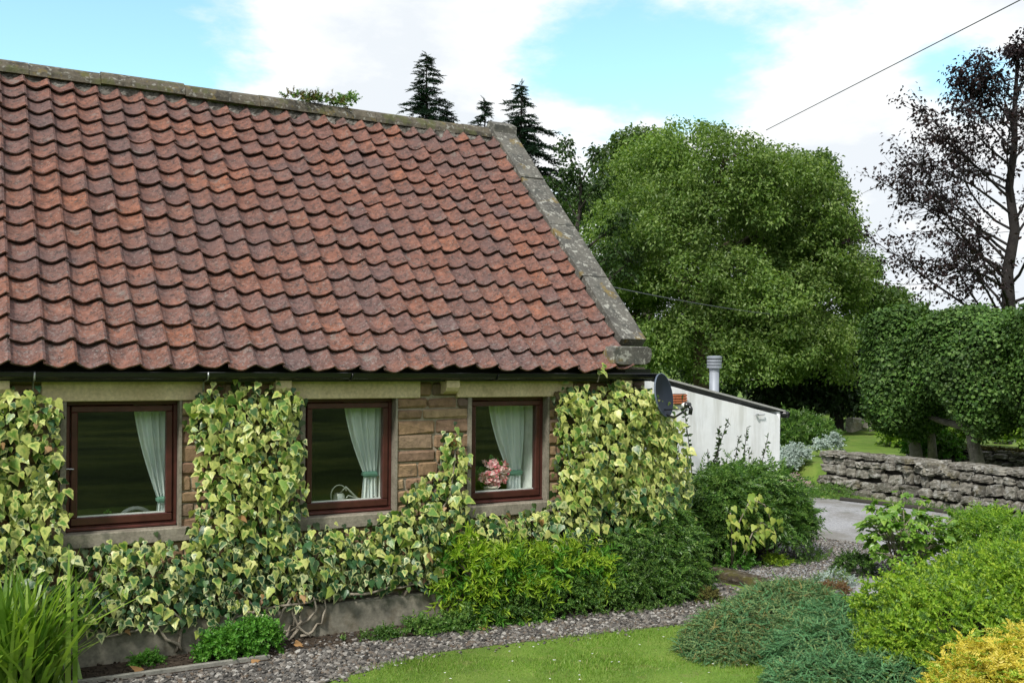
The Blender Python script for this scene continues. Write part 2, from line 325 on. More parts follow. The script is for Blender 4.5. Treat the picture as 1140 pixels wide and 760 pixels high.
class MB:
    def __init__(s): s.v = []; s.f = []; s.m = []; s.n = 0; s.e = []
    def add(s, v, f, m=0, e=None):
        v = np.asarray(v, float); s.v.append(v)
        s.e.append(np.zeros(len(v)) if e is None else np.asarray(e))
        for q in f: s.f.append(tuple(int(i)+s.n for i in q)); s.m.append(m)
        s.n += len(v)
    def box(s, x0, x1, y0, y1, z0, z1, m=0, bev=0, rot=None, piv=None):
        if bev <= 0:
            v = np.array([(x, y, z) for x in (x0, x1) for y in (y0, y1) for z in (z0, z1)], float)
            f = [(0, 1, 3, 2), (4, 6, 7, 5), (0, 4, 5, 1), (2, 3, 7, 6), (0, 2, 6, 4), (1, 5, 7, 3)]
        else:
            b = min(bev, (x1-x0)*.45, (y1-y0)*.45, (z1-z0)*.45)
            c = np.array(((x0+x1)/2, (y0+y1)/2, (z0+z1)/2)); h = np.array(((x1-x0)/2, (y1-y0)/2, (z1-z0)/2))
            v = []; idx = {}
            for sx in (-1, 1):
                for sy in (-1, 1):
                    for sz in (-1, 1):
                        for ax in range(3):
                            q = np.array((sx, sy, sz))*(h-b); q[ax] = (sx, sy, sz)[ax]*h[ax]
                            idx[(sx, sy, sz, ax)] = len(v); v.append(c+q)
            v = np.array(v); f = []
            S = (-1, 1)
            for ax in range(3):
                o1, o2 = [(1, 2), (2, 0), (0, 1)][ax]
                for sg in S:
                    q = []
                    for a, bb in ((-1, -1), (1, -1), (1, 1), (-1, 1)):
                        k = [0, 0, 0]; k[ax] = sg; k[o1] = a; k[o2] = bb; q.append(idx[(*k, ax)])
                    f.append(q if sg > 0 else q[::-1])
            for ax in range(3):       # edges along ax
                o1, o2 = [(1, 2), (2, 0), (0, 1)][ax]
                for a in S:
                    for bb in S:
                        k0 = [0]*3; k1 = [0]*3
                        k0[ax] = -1; k1[ax] = 1; k0[o1] = k1[o1] = a; k0[o2] = k1[o2] = bb
                        q = [idx[(*k0, o1)], idx[(*k1, o1)], idx[(*k1, o2)], idx[(*k0, o2)]]
                        f.append(q if a*bb < 0 else q[::-1])
            for sx in S:
                for sy in S:
                    for sz in S:
                        q = [idx[(sx, sy, sz, i)] for i in range(3)]
                        f.append(q if sx*sy*sz > 0 else q[::-1])
        if rot is not None:
            P = np.array(piv if piv is not None else ((x0+x1)/2, (y0+y1)/2, (z0+z1)/2)); v = (v-P) @ np.array(rot).T + P
        s.add(v, f, m); return s
    def prism(s, prof, x0, x1, m=0, ends=True):           # prof: (y,z) closed outline, extruded along x
        n = len(prof); v = [(x0, y, z) for y, z in prof]+[(x1, y, z) for y, z in prof]
        f = [(i, (i+1) % n, n+(i+1) % n, n+i) for i in range(n)]
        if ends: f += [tuple(range(n))[::-1], tuple(range(n, 2*n))]
        s.add(v, f, m); return s
    def tube(s, pts, rad, seg=7, m=0, cap=True):
        pts = [Vector(p) for p in pts]
        if isinstance(rad, (int, float)): rad = [rad]*len(pts)
        V = []; F = []; pn = None
        for i, p in enumerate(pts):
            d = (pts[min(i+1, len(pts)-1)]-pts[max(i-1, 0)]).normalized()
            if pn is None:
                a = Vector((0, 0, 1)) if abs(d.z) < .9 else Vector((1, 0, 0)); pn = d.cross(a).normalized()
            else: pn = (pn-d*pn.dot(d)).normalized()
            b = d.cross(pn)
            for k in range(seg):
                an = 2*math.pi*k/seg; V.append(p+(pn*math.cos(an)+b*math.sin(an))*rad[i])
        for i in range(len(pts)-1):
            for k in range(seg):
                F.append((i*seg+k, i*seg+(k+1) % seg, (i+1)*seg+(k+1) % seg, (i+1)*seg+k))
        if cap: F += [tuple(range(seg))[::-1], tuple(range((len(pts)-1)*seg, len(pts)*seg))]
        s.add(V, F, m); return s
    def lathe(s, prof, c, axis=(0, 0, 1), seg=20, m=0):      # prof (r, h)
        ax = Vector(axis).normalized(); a = Vector((1, 0, 0)) if abs(ax.x) < .8 else Vector((0, 1, 0))
        u = ax.cross(a).normalized(); w = ax.cross(u); c = Vector(c); V = []; F = []
        for r, h in prof:
            for k in range(seg):
                an = 2*math.pi*k/seg; V.append(c+ax*h+(u*math.cos(an)+w*math.sin(an))*r)
        for i in range(len(prof)-1):
            for k in range(seg):
                F.append((i*seg+k, i*seg+(k+1) % seg, (i+1)*seg+(k+1) % seg, (i+1)*seg+k))
        s.add(V, F, m); return s
    def build(s, name, mats, parent=None, smooth=False, edge=False):
        if not isinstance(mats, (list, tuple)): mats = [mats]
        V = np.concatenate(s.v); by = {}
        for q, mm in zip(s.f, s.m): by.setdefault(len(q), ([], []))[0].append(q); by[len(q)][1].append(mm)
        fs = [np.array(by[k][0]) for k in by]; mi = np.concatenate([by[k][1] for k in by])
        return link(name, mesh_np(name, V, fs, mats, mi, smooth, np.concatenate(s.e) if edge else None), parent)

# ---- instancing of small templates into one mesh
def unit(v): return v/np.maximum(np.linalg.norm(v, axis=-1, keepdims=True), 1e-9)
def frames(nrm, tip):
    z = unit(nrm); y = tip-(tip*z).sum(1, keepdims=True)*z; y = unit(y); x = np.cross(y, z)
    return np.stack([x, y, z], 2)               # columns
class Leaves:
    def __init__(s): s.V = []; s.F = []; s.mi = []; s.E = []; s.n = 0
    def put(s, tmpl, pos, Rm, sc, mi=0):
        tv, tf = tmpl[0], tmpl[1]; te = tmpl[2] if len(tmpl) > 2 else np.zeros(len(tv))
        n = len(pos)
        if n == 0: return
        sc = np.broadcast_to(np.asarray(sc, float), (n,))
        v = np.einsum('nij,kj->nki', Rm, tv)*sc[:, None, None]+pos[:, None, :]
        f = tf[None]+(np.arange(n)*len(tv))[:, None, None]+s.n
        s.V.append(v.reshape(-1, 3)); s.F.append(f.reshape(-1, tf.shape[1])); s.E.append(np.tile(te, n))
        s.mi.append(np.full(n*len(tf), mi)); s.n += n*len(tv)
    def build(s, name, mats, parent=None, edge=False, smooth=False):
        by = {}
        for F, m in zip(s.F, s.mi): by.setdefault(F.shape[1], ([], []))[0].append(F); by[F.shape[1]][1].append(m)
        fs = [np.concatenate(by[k][0]) for k in by]; mi = np.concatenate([np.concatenate(by[k][1]) for k in by])
        if not isinstance(mats, (list, tuple)): mats = [mats]
        return link(name, mesh_np(name, np.concatenate(s.V), fs, mats, mi, smooth, np.concatenate(s.E) if edge else None), parent)
def rdir(n):
    return unit(rng.normal(size=(n, 3)))
LEAF = (np.array([(0, 0, 0), (-.30, .42, .10), (0, 1, -.12), (.30, .42, .10)]), np.array([(0, 2, 1), (0, 3, 2)]))
BROAD = (np.array([(0, 0, 0), (-.42, .35, .08), (-.28, .75, .03), (0, 1, -.12), (.28, .75, .03), (.42, .35, .08)]), np.array([(0, 2, 1), (0, 3, 2), (0, 4, 3), (0, 5, 4)]))
def ivytemplate():
    out = [(0, 0), (.22, -.10), (.44, .0), (.52, .24), (.36, .38), (.27, .60), (.13, .82), (0, 1.04), (-.13, .82), (-.27, .60), (-.36, .38), (-.52, .24), (-.44, .0), (-.22, -.10)]
    out = np.array(out)*np.array((.86, 1.0)); c = np.array((0, .32)); ins = c+(out-c)*.55
    z = lambda p: -.22*p[:, 0]**2*1.6 - .20*np.maximum(p[:, 1]-.3, 0)**2 + .05*np.abs(p[:, 0])
    n = len(out)
    P = np.concatenate([[c], ins, out]); Z = z(P); V = np.column_stack([P, Z])
    F = [(0, 1+i, 1+(i+1) % n) for i in range(n)]
    for i in range(n):
        j = (i+1) % n; F += [(1+i, 1+n+i, 1+n+j), (1+i, 1+n+j, 1+j)]
    F = np.array(F)[:, ::-1]
    E = np.concatenate([[0], np.full(n, .5), np.full(n, 1.0)])
    return V, F, E
IVY = ivytemplate()
def sprig(nl, ln, lw, droop=.0, curl=.25, seed=0, leaf=LEAF, lsz=.3, flat=False, whorl=False, up_=.6):
    """a stem (not drawn) along +Y of unit length carrying leaflets; returns template (V,F)"""
    r = np.random.default_rng(seed); V = []; F = []; k = 0
    for i in range(nl):
        t = (i+.5)/nl; p = np.array((0, t, -droop*t*t))
        an = (0 if i % 2 else math.pi) if flat else i*2.4+r.normal()*.3
        side = np.array((math.cos(an), 0, math.sin(an)*(.25 if flat else 1)))
        tip = unit((side*(1-up_*t)+np.array((0, up_+.35*t, 0))+r.normal(size=3)*.15)[None])[0]
        nr = np.cross(tip, np.cross((0, 0, 1) if flat else (0, 1, 0), tip))+r.normal(size=3)*.2
        Rm = frames(nr[None], tip[None])[0]
        s = lsz*(1.1-.5*t)*(.8+.4*r.random())
        lv = leaf[0]*np.array((lw, 1, 1)); v = lv @ Rm.T*s+p
        V.append(v); F.append(leaf[1]+k); k += len(v)
    return np.concatenate(V), np.concatenate(F)
def in_ell(P, c, r): return np.sqrt((((P-np.array(c))/np.array(r))**2).sum(1))
def shell(lumps, n, inner=.72, lower=-.3, power=1.0):
    """points in the outer shell of a union of ellipsoids with outward normals"""
    P = []; Nn = []
    vol = np.array([(r[0]*r[1]+r[1]*r[2]+r[0]*r[2]) for c, r in lumps]); cnt = np.maximum((n*vol/vol.sum()).astype(int), 3)
    for (c, r), k in zip(lumps, cnt):
        d = rdir(int(k*1.6)); d = d[d[:, 2] > lower][:k]
        rad = inner+(1-inner)*rng.random(len(d))**(1/power)
        p = np.array(c)+d*np.array(r)*rad[:, None]; nn = unit(d/np.array(r))
        ok = np.ones(len(p), bool)
        for c2, r2 in lumps:
            if c2 is c: continue
            ok &= in_ell(p, c2, r2) > inner*.85
        P.append(p[ok]); Nn.append(nn[ok])
    return np.concatenate(P), np.concatenate(Nn)
def shrub(name, label, cat, lumps, n, sprigs, size, mats, parent_loc=None, group=None, inner=.6, lower=-.25, outw=.7, upw=.4, jit=.35, stems=True, mprob=None, stem_mat='bark', power=1.4, extra=None):
    base = parent_loc or (lumps[0][0][0], lumps[0][0][1], 0)
    if base[2] == .8:
        base = (*base[:2], .55); lumps = [((c[0], c[1], c[2]-.25), r) for c, r in lumps]
    T = thing(name, label, cat, base, group)
    lv = Leaves(); P, Nn = shell(lumps, n, inner, lower, power)
    tip = unit(Nn*outw+np.array((0, 0, upw))+rng.normal(size=P.shape)*jit)
    nr = unit(Nn*.4+np.array((0, 0, .7))+rng.normal(size=P.shape)*.5)
    ch = rng.integers(0, len(sprigs), len(P)); mm = rng.integers(0, len(mats), len(P)) if mprob is None else (rng.random(len(P)) < mprob).astype(int)
    for a in range(len(sprigs)):
        for b in range(len(mats)):
            q = (ch == a) & (mm == b)
            lv.put(sprigs[a], P[q], frames(nr[q], tip[q]), size*rng.uniform(.7, 1.3, q.sum()), b)
    if extra: extra(lv)
    lv.build('foliage', mats, T)
    if stems:
        mb = MB()
        for c, r in lumps:
            for k in range(5):
                d = rdir(1)[0]; d[2] = abs(d[2])*.7
                e = np.array(c)+d*np.array(r)*.8
                b0 = np.array((base[0], base[1], base[2]))+rng.normal(size=3)*np.array((.08, .08, 0))
                mid = (b0+e)/2+np.array((0, 0, -.1*abs(e[0]-b0[0])))+rng.normal(size=3)*.05
                mid[2] = max(mid[2], base[2]+.03)
                mb.tube([b0, mid, e], [.014, .010, .004], 5)
        mb.build('stem', MT[stem_mat], T, smooth=True)
    return T

def limb(mb, p0, d0, ln, r0, r1, steps=6, wig=.12, lift=.0, seg=6):
    p = Vector(p0); d = Vector(d0).normalized(); pts = [p.copy()]; rs = [r0]
    for i in range(steps):
        d = (d+Vector(rng.normal(size=3)*wig)+Vector((0, 0, lift))).normalized()
        p = p+d*(ln/steps); pts.append(p.copy()); rs.append(r0+(r1-r0)*(i+1)/steps)
    mb.tube(pts, rs, seg, cap=False); return pts, rs

def clump_leaves(lv, cen, rad, nper, lsz, mats_n, flat=.6, tmpl=LEAF, upn=.55, outc=None):
    cen = np.asarray(cen); n = len(cen); C = np.repeat(cen, nper, 0)
    rr = np.repeat(np.broadcast_to(rad, (n,)), nper)
    off = rdir(n*nper)*(rng.random(n*nper)**.45)[:, None]*rr[:, None]*np.array((1, 1, flat))
    P = C+off
    nr = unit(off/np.maximum(rr, 1e-6)[:, None]*.7+np.array((0, 0, upn))+rng.normal(size=P.shape)*.45)
    tip = unit(off+np.array((0, 0, -.25))*rr[:, None]+rng.normal(size=P.shape)*.35*rr[:, None])
    mi = rng.integers(0, mats_n, len(P))
    for b in range(mats_n):
        q = mi == b; lv.put(tmpl, P[q], frames(nr[q], tip[q]), lsz*rng.uniform(.65, 1.35, q.sum()), b)

def reseed(label):
    global rng
    rng = np.random.default_rng(sum(ord(c)*(i+1) for i, c in enumerate(label)))
def lump_tree(name, label, base, trunk_h, r0, lumps, ntw, nper, twr, lsz, mats, bark, group=None, inner=.55, lower=-.75, tmpl=LEAF, nlimb=14, cat='tree', power=1.6):
    reseed(label); T = thing(name, label, cat, base, group); mb = MB()
    top = Vector(base)+Vector((0, 0, trunk_h)); cz = np.mean([c for c, r in lumps], 0)
    pts, rs = limb(mb, Vector(base)-Vector((0, 0, .3)), (0, 0, 1), trunk_h+.3, r0, r0*.55, 7, .03, seg=10)
    ends = []
    order = rng.permutation(len(lumps))
    for k in range(nlimb):
        c, r = lumps[order[k % len(lumps)]]
        e = Vector(np.array(c)+rng.normal(size=3)*np.array(r)*.35); s0 = pts[4+k % 4]
        mid = (s0+e)/2+Vector(rng.normal(size=3)*.25)+Vector((0, 0, .25))
        mb.tube([s0, s0.lerp(mid, .5)+Vector((0, 0, .1)), mid, mid.lerp(e, .6), e], [r0*.38, r0*.3, r0*.22, r0*.13, r0*.05], 6, cap=False)
        for j in range(4):
            d = rdir(1)[0]; limb(mb, mid.lerp(e, .3+.2*j), d, max(r)*.6, r0*.09, r0*.02, 4, .2)
    mb.build('trunk', MT[bark], T, smooth=True)
    lv = Leaves(); P, Nn = shell(lumps, ntw, inner, lower, power)
    clump_leaves(lv, P, twr*rng.uniform(.7, 1.3, len(P)), nper, lsz, len(mats), .65, tmpl)
    lv.build('crown', mats, T)
    return T

def branch_tree(name, label, base, H, r0, z0, prof, nb, twr, nper, lsz, mats, bark, lean=(0, 0), elev=(25, 60), group=None, gap=.35, sub=5, tmpl=LEAF, az=None, limbr=.34):
    """open tree: trunk, primary branches with twigs, leaves only round the outer twigs"""
    reseed(label); T = thing(name, label, 'tree', base, group); mb = MB(); cen = []
    n = 9; pts = []; rs = []
    for i in range(n+1):
        t = i/n; pts.append(Vector(base)+Vector((lean[0]*t+rng.normal()*.05, lean[1]*t+rng.normal()*.05, -.3+(H+.3)*t))); rs.append(r0*(1-.9*t)+.012)
    mb.tube(pts, rs, 9, cap=False)
    for k in range(nb):
        t = (k+.5)/nb; zt = z0+(H-z0)*t; i = min(int(zt/H*n), n-1); p = pts[i].lerp(pts[i+1], zt/H*n-i)
        a = k*2.39996+rng.normal()*.3 if az is None or k % 2 else az+rng.normal()*.55
        ln = prof(t)*rng.uniform(.75, 1.15); el = math.radians(elev[0]+(elev[1]-elev[0])*t+rng.normal()*8)
        d = Vector((math.cos(a)*math.cos(el), math.sin(a)*math.cos(el), math.sin(el)))
        bp, br = limb(mb, p, d, ln, r0*(limbr-.55*limbr*t), r0*.03, 7, .10, .02)
        for j in range(2, 8):
            for q in range(max(1, round((sub if j > 3 else 2)*min(1, ln/2.2)))):
                dd = (bp[j]-bp[j-1]).normalized()*.7+Vector(rdir(1)[0])*.8; tl = ln*.26*rng.uniform(.5, 1.2)
                tp, _ = limb(mb, bp[j], dd, tl, r0*.045, r0*.012, 3, .2, seg=4)
                for w in tp[1:]:
                    if rng.random() > gap: cen.append(w)
        cen.append(bp[-1])
    mb.build('trunk', MT[bark], T, smooth=True)
    lv = Leaves(); cen = np.array([tuple(c) for c in cen])
    clump_leaves(lv, cen, twr*rng.uniform(.6, 1.3, len(cen)), nper, lsz, len(mats), .55, tmpl)
    lv.build('crown', mats, T)
    return T

NEED = sprig(26, 1, .55, seed=5, lsz=.34, flat=True, droop=.18)
def conifer(label, base, H, slope, zlow, seed, group):
    r = np.random.default_rng(seed); T = thing('spruce_tree', label, 'tree', base, group); mb = MB(); lv = Leaves()
    mb.tube([Vector(base)+Vector((0, 0, -.3)), Vector(base)+Vector((.05, 0, H*.6)), Vector(base)+Vector((0, 0, H))], [.22*H/14, .12*H/14, .012], 7, cap=False)
    P = []; Tp = []; S = []
    z = H-.15
    while z > zlow:
        d = H-z; rad = .2+slope*d*1.15
        nb = 2 if d < 1.5 else 3
        a0 = r.random()*6.28
        for k in range(nb):
            if r.random() < .12: continue
            a = a0+k*6.283/nb+r.normal()*.25; ln = rad*r.uniform(.5, 1.4)
            dr = np.array((math.cos(a), math.sin(a), 0)); p0 = np.array(base)+np.array((0, 0, z))
            pts = []
            for i in range(6):
                t = i/5; pts.append(p0+dr*ln*t+np.array((0, 0, .22*ln*t-.55*ln*t*t+.15*ln*t**3)))
            mb.tube(pts, [.025, .02, .016, .012, .008, .004], 4, cap=False)
            m = max(3, int(ln/.16))
            for i in range(m):
                t = (i+.6)/m; j = min(int(t*5), 4); p = np.array(pts[j])*(1-(t*5-j))+np.array(pts[j+1])*(t*5-j)
                for sd in (-1, 1, 0):
                    side = np.array((-dr[1], dr[0], 0))*sd
                    P.append(p); Tp.append(dr*.7+side*.8+np.array((0, 0, -.35))+r.normal(size=3)*.15); S.append(.52*(.6+.5*ln/1.2)*r.uniform(.7, 1.2)*(1-.4*t))
        z -= (.10+.03*min(d, 4))*r.uniform(.5, 1.5)
    P = np.array(P); Tp = np.array(Tp)
    lv.put(NEED, P, frames(np.tile((0, 0, 1.), (len(P), 1))+r.normal(size=P.shape)*.2, unit(Tp)), np.array(S))
    q = np.array(base)+np.column_stack([np.zeros(6), np.zeros(6), np.linspace(H-.5, H, 6)])
    lv.put(NEED, q, frames(rdir(6), np.tile((0, 0, 1.), (6, 1))+rdir(6)*.5), .25)
    mb.build('trunk', MT['darkbark'], T, smooth=True); lv.build('crown', MT['spruce'], T)
    return T

def sm(t): t = np.clip(t, 0, 1); return t*t*(3-2*t)

# ------------------------------------------------------------------ ground
def height(x, y):
    h = .10*sm((x-8.1)/.2)*sm((y+4.0)/.5)
    rz = np.maximum(sm((x-15.75)/.35)*1.0, sm((y-5.6)/3)*sm((x-11.5)/2.5))
    rz = np.maximum(rz, sm((y-9)/4))
    h = h+.45*rz*sm((y+7)/2)
    bank = 1.07*sm((-4.6-y)/4.6)+np.maximum(-11-y, 0)*.30
    bank = np.minimum(bank, 12)
    far = sm((np.hypot(x, y)-60)/200)*6
    return h+bank+far
xs = np.concatenate([np.linspace(-400, -40, 14), np.linspace(-36, -6, 16), np.arange(-5, 26, .25), np.linspace(26.5, 60, 24), np.linspace(70, 500, 18)])
ys = np.concatenate([np.linspace(-300, -40, 12), np.linspace(-38, -9, 24), np.arange(-8.5, 14, .25), np.linspace(14.5, 50, 26), np.linspace(60, 600, 20)])
Xg, Yg = np.meshgrid(xs, ys); Zg = height(Xg, Yg)
nx, ny = len(xs), len(ys); ii = np.arange(nx*ny).reshape(ny, nx)
F = np.stack([ii[:-1, :-1], ii[:-1, 1:], ii[1:, 1:], ii[1:, :-1]], -1).reshape(-1, 4)
cyy = Yg.ravel()[F].mean(1)
g = link('ground', mesh_np('ground', np.stack([Xg, Yg, Zg], -1).reshape(-1, 3), [F], [MT['grass'], MT['hillgrass']], (cyy < -6.5).astype(int), True)); tag(g, kind='structure')
def sheet(name, pts, z, mat, kind='structure'):
    me = bpy.data.meshes.new(name); me.from_pydata([(x, y, z) for x, y in pts], [], [tuple(range(len(pts)))]); me.materials.append(mat); me.update()
    return tag(link(name, me), kind=kind)
LAWN_EDGE = [(1.2, -2.05), (2.05, -1.72), (2.75, -1.45), (3.2, -1.25), (3.77, -1.14), (4.3, -1.16), (4.87, -1.22), (5.4, -1.30), (6.0, -1.35), (6.58, -1.40), (7.4, -1.55)]
sheet('gravel_strip', [(-4, -.45), (-4, -3.2), (0, -2.5)]+LAWN_EDGE[:-1]+[(8.15, -1.6), (8.15, .3), (7.3, .3), (7.1, -.45)], .004, MT['gravelbed'])
sheet('flower_bed', [(-4, .05), (-4, -.75), (.5, -.68), (1.01, -.63), (2.41, -.66), (2.6, -.45), (4.1, -.55), (5.2, -.55), (6.3, -.68), (7.1, -.7), (7.5, -.4), (7.6, .6), (7.0, .6), (7.0, .05)], .009, MT['soil'])
sheet('gravel_path', [(8.36, .85), (8.38, -.5), (8.5, -1.5), (9.4, -2.0), (11, -1.9), (13, -1.6), (14.9, -1.5), (15.2, 1), (15.0, 3), (14.6, 4.0), (14.2, 5.2), (12.9, 5.4), (11.9, 4.5), (10.8, 3), (10.2, 1.35), (9.5, 1.15)], .106, MT['path'])
def inpoly(P, poly):
    poly = np.array(poly); c = np.zeros(len(P), bool); j = len(poly)-1
    for i in range(len(poly)):
        a, b = poly[i], poly[j]
        k = ((a[1] > P[:, 1]) != (b[1] > P[:, 1])) & (P[:, 0] < (b[0]-a[0])*(P[:, 1]-a[1])/(b[1]-a[1]+1e-12)+a[0]); c ^= k; j = i
    return c
def scatter(poly, n):
    poly = np.array(poly); lo, hi = poly.min(0), poly.max(0); P = rng.uniform(lo, hi, (n, 2)); return P[inpoly(P, poly)]
# lawn
lawn_poly = LAWN_EDGE+[(7.6, -2.5), (6.5, -4.2), (2, -4.2), (0, -4)]
sheet('lawn', lawn_poly, .005, MT['grass'])
P = scatter(lawn_poly, 130000); P = P+rng.normal(size=P.shape)*.028*(1+2.2*(rng.random((len(P), 1)) < .12))
dcam = np.hypot(P[:, 0], P[:, 1]+9.3); P = P[(P[:, 1]+9.3 > 1.2*0+5.5) & (P[:, 0] > 1.4)]
lv = Leaves(); Z = np.column_stack([P, np.full(len(P), .003)])
BL = (np.array([(-.10, 0, 0), (.10, 0, 0), (.03, 1, .25)]), np.array([(0, 1, 2)]))
tip = unit(np.column_stack([rng.normal(size=(len(P), 2))*.45, np.ones(len(P))])); nr = rdir(len(P)); nr[:, 2] *= .2
lv.put(BL, Z, frames(nr, tip), rng.uniform(.014, .036, len(P))*(1+.45*np.sin(P[:, 0]*3.1+P[:, 1]*2)*np.sin(P[:, 1]*4.3+1)+.35*(rng.random(len(P)) < .06)))
tag(lv.build('grass', MT['blade']), kind='stuff')
P = scatter(lawn_poly, 130); lv = Leaves()
for p_ in P:
    lv.put(BROAD, np.tile((p_[0], p_[1], .035), (6, 1)), frames(np.tile((0, 0, 1.), (6, 1))+rdir(6)*.2, np.column_stack([np.cos(np.arange(6)*1.05), np.sin(np.arange(6)*1.05), np.full(6, .2)])), .010)
tag(lv.build('daisies', MT['whitepl']), kind='stuff')
# pebbles
def icos():
    a = (1+5**.5)/2
    v = np.array([(-1, a, 0), (1, a, 0), (-1, -a, 0), (1, -a, 0), (0, -1, a), (0, 1, a), (0, -1, -a), (0, 1, -a), (a, 0, -1), (a, 0, 1), (-a, 0, -1), (-a, 0, 1)])/math.hypot(1, a)
    f = np.array([(0, 11, 5), (0, 5, 1), (0, 1, 7), (0, 7, 10), (0, 10, 11), (1, 5, 9), (5, 11, 4), (11, 10, 2), (10, 7, 6), (7, 1, 8), (3, 9, 4), (3, 4, 2), (3, 2, 6), (3, 6, 8), (3, 8, 9), (4, 9, 5), (2, 4, 11), (6, 2, 10), (8, 6, 7), (9, 8, 1)])
    return v, f
iv, jf = icos()
PEB = [((iv*(1+rng.normal(size=(12, 1))*.18))*np.array((1.15, .9, .6)), jf) for k in range(6)]
strip = [(.3, -.70), (1.01, -.66), (2.41, -.69), (2.7, -.5), (4.1, -.55), (5.2, -.56), (6.3, -.70), (7.0, -.55), (7.6, .1), (8.1, .3), (8.1, -1.5), (6.58, -1.40), (6.0, -1.35), (4.87, -1.22), (3.77, -1.14), (2.75, -1.45), (1.2, -2.05), (0.2, -2.2)]
lv = Leaves()
def pebbles(P, z, lo, hi):
    Q = np.column_stack([P, np.full(len(P), z)]); ch = rng.integers(0, 6, len(P))
    for k in range(6):
        q = ch == k; nr = unit(np.column_stack([rng.normal(size=(q.sum(), 2))*.35, np.ones(q.sum())]))
        lv.put(PEB[k], Q[q], frames(nr, rdir(q.sum())), lo+(hi-lo)*rng.random(q.sum())**2.2)
pebbles(scatter(strip, 30000), .012, .008, .029)
pe = np.array(LAWN_EDGE); ti = rng.random(420)*(len(pe)-1.001); pi = ti.astype(int); pebbles(pe[pi]+(pe[pi+1]-pe[pi])*(ti-pi)[:, None]+rng.normal(size=(420, 2))*.07, .014, .007, .02)
pebbles(scatter([(2.3, -.7), (2.5, -.2), (4.6, -.2), (7, -.3), (7, -.75), (4.2, -.6)], 900), .014, .008, .022)
pebbles(scatter([(8.4, .8), (8.4, -.8), (10.2, -1.2), (11.4, .3), (10.9, 1.9), (9.8, 1.3)], 14000), .112, .006, .017)
tag(lv.build('gravel', MT['pebble']), kind='stuff')
P = scatter([(.7, -.65), (.9, -.05), (5, -.1), (6.8, -.1), (7, -.6), (4.1, -.5), (2.41, -.6)], 1500)
lv = Leaves(); Z = np.column_stack([P, np.full(len(P), .014)]); lv.put(PEB[0], Z, frames(rdir(len(P))*.4+np.array((0, 0, 1)), rdir(len(P))), rng.uniform(.005, .022, len(P)))
tag(lv.build('soil_clods', MT['soil']), kind='stuff')

# ------------------------------------------------------------------ the cottage
H0 = thing('stone_cottage', 'long low sandstone cottage under an orange and purple pantile roof, ivy on its front', 'cottage', (0, 0, 0))
WIN = [(.797, 1.743), (2.910, 3.856), (4.713, 5.659)]; ZB, ZT = 1.145, 2.291; XL, XR = -3.0, 7.0
SEG = [(XL, WIN[0][0]), (WIN[0][1], WIN[1][0]), (WIN[1][1], WIN[2][0]), (WIN[2][1], XR)]
mb = MB()
for a, b in SEG: mb.box(a, b, .012, .5, ZB-.1, ZT+.003, 0)
mb.box(XL, XR, .012, .5, -.2, ZB-.1, 0); mb.box(XL, XR, .012, .5, ZT+.003, 2.62, 0)
# gable end, back wall
mb.prism([(.5, -.2), (.5, 2.62), (.5, 3.0), (3.19, 5.6), (5.9, 3.0), (6.2, 2.6), (6.2, -.2)], 6.55, XR, 0)
mb.box(XL, 6.55, 5.8, 6.2, -.2, 2.62, 0)
def stones(x0, x1, z0, z1, courses):
    z = z0
    zs = [z0]
    while z < z1-.09:
        z += courses[len(zs) % len(courses)]*rng.uniform(.9, 1.1); zs.append(min(z, z1))
    zs[-1] = z1
    for a, b in zip(zs[:-1], zs[1:]):
        x = x0+.004
        while x < x1-.02:
            l = rng.uniform(.2, .5) if rng.random() > .25 else rng.uniform(.1, .2)
            e = x+l
            if x1-e < .12: e = x1-.004
            j = lambda: rng.uniform(.004, .012)
            n0 = mb.n; mb.box(x+j(), e-j(), -.012+rng.uniform(-.008, .008), .03, a+j(), b-j(), 1, .018)
            mb.v[-1][:, :] += rng.normal(size=mb.v[-1].shape)*.005
            x = e
for a, b in SEG: stones(a if a > XL else XL, b, ZB-.09, ZT, [.13, .15, .14, .12, .16])
stones(XL, XR, .32, ZB-.10, [.15, .17, .14]); stones(XL, XR, ZT+.006, 2.6, [.15])
wall = mb.build('wall', [MT['mortar'], MT['stone']], H0)
# thin cement margins around the openings
for a, b in WIN:
    mb = MB(); mb.box(b-.002, b+.02, -.020, .11, ZB-.004, ZT-.004, 0); mb.build('window_margin', MT['sill'], H0)
    mb = MB(); mb.box(a-.045, a+.002, -.026, .11, ZB-.004, ZT-.004, 0); mb.build('window_margin', MT['sill'], H0)
mb = MB(); mb.box(XL, 6.98, -.14, .02, -.1, .31, 0, .02); mb.build('plinth', MT['plinth'], H0)
for a, b in ((.60, 1.96), (2.76, 4.12), (4.535, 5.98)):
    mb = MB(); mb.box(a, b, -.034, .13, ZT-.002, ZT+.23, 0, .008); mb.build('lintel', MT['lintel'], H0)
for a, b in WIN:
    mb = MB(); mb.box(a-.08, b+.10, -.05, .13, ZB-.135, ZB-.004, 0, .012); mb.build('sill', MT['sill'], H0)
for x in (.28, 2.66, 4.43, 6.62):
    mb = MB(); mb.prism([(-.13, 2.36), (-.16, 2.40), (-.16, 2.47), (.02, 2.47), (.02, 2.33), (-.06, 2.33)], x-.075, x+.075); mb.build('corbel', MT['lintel'], H0)
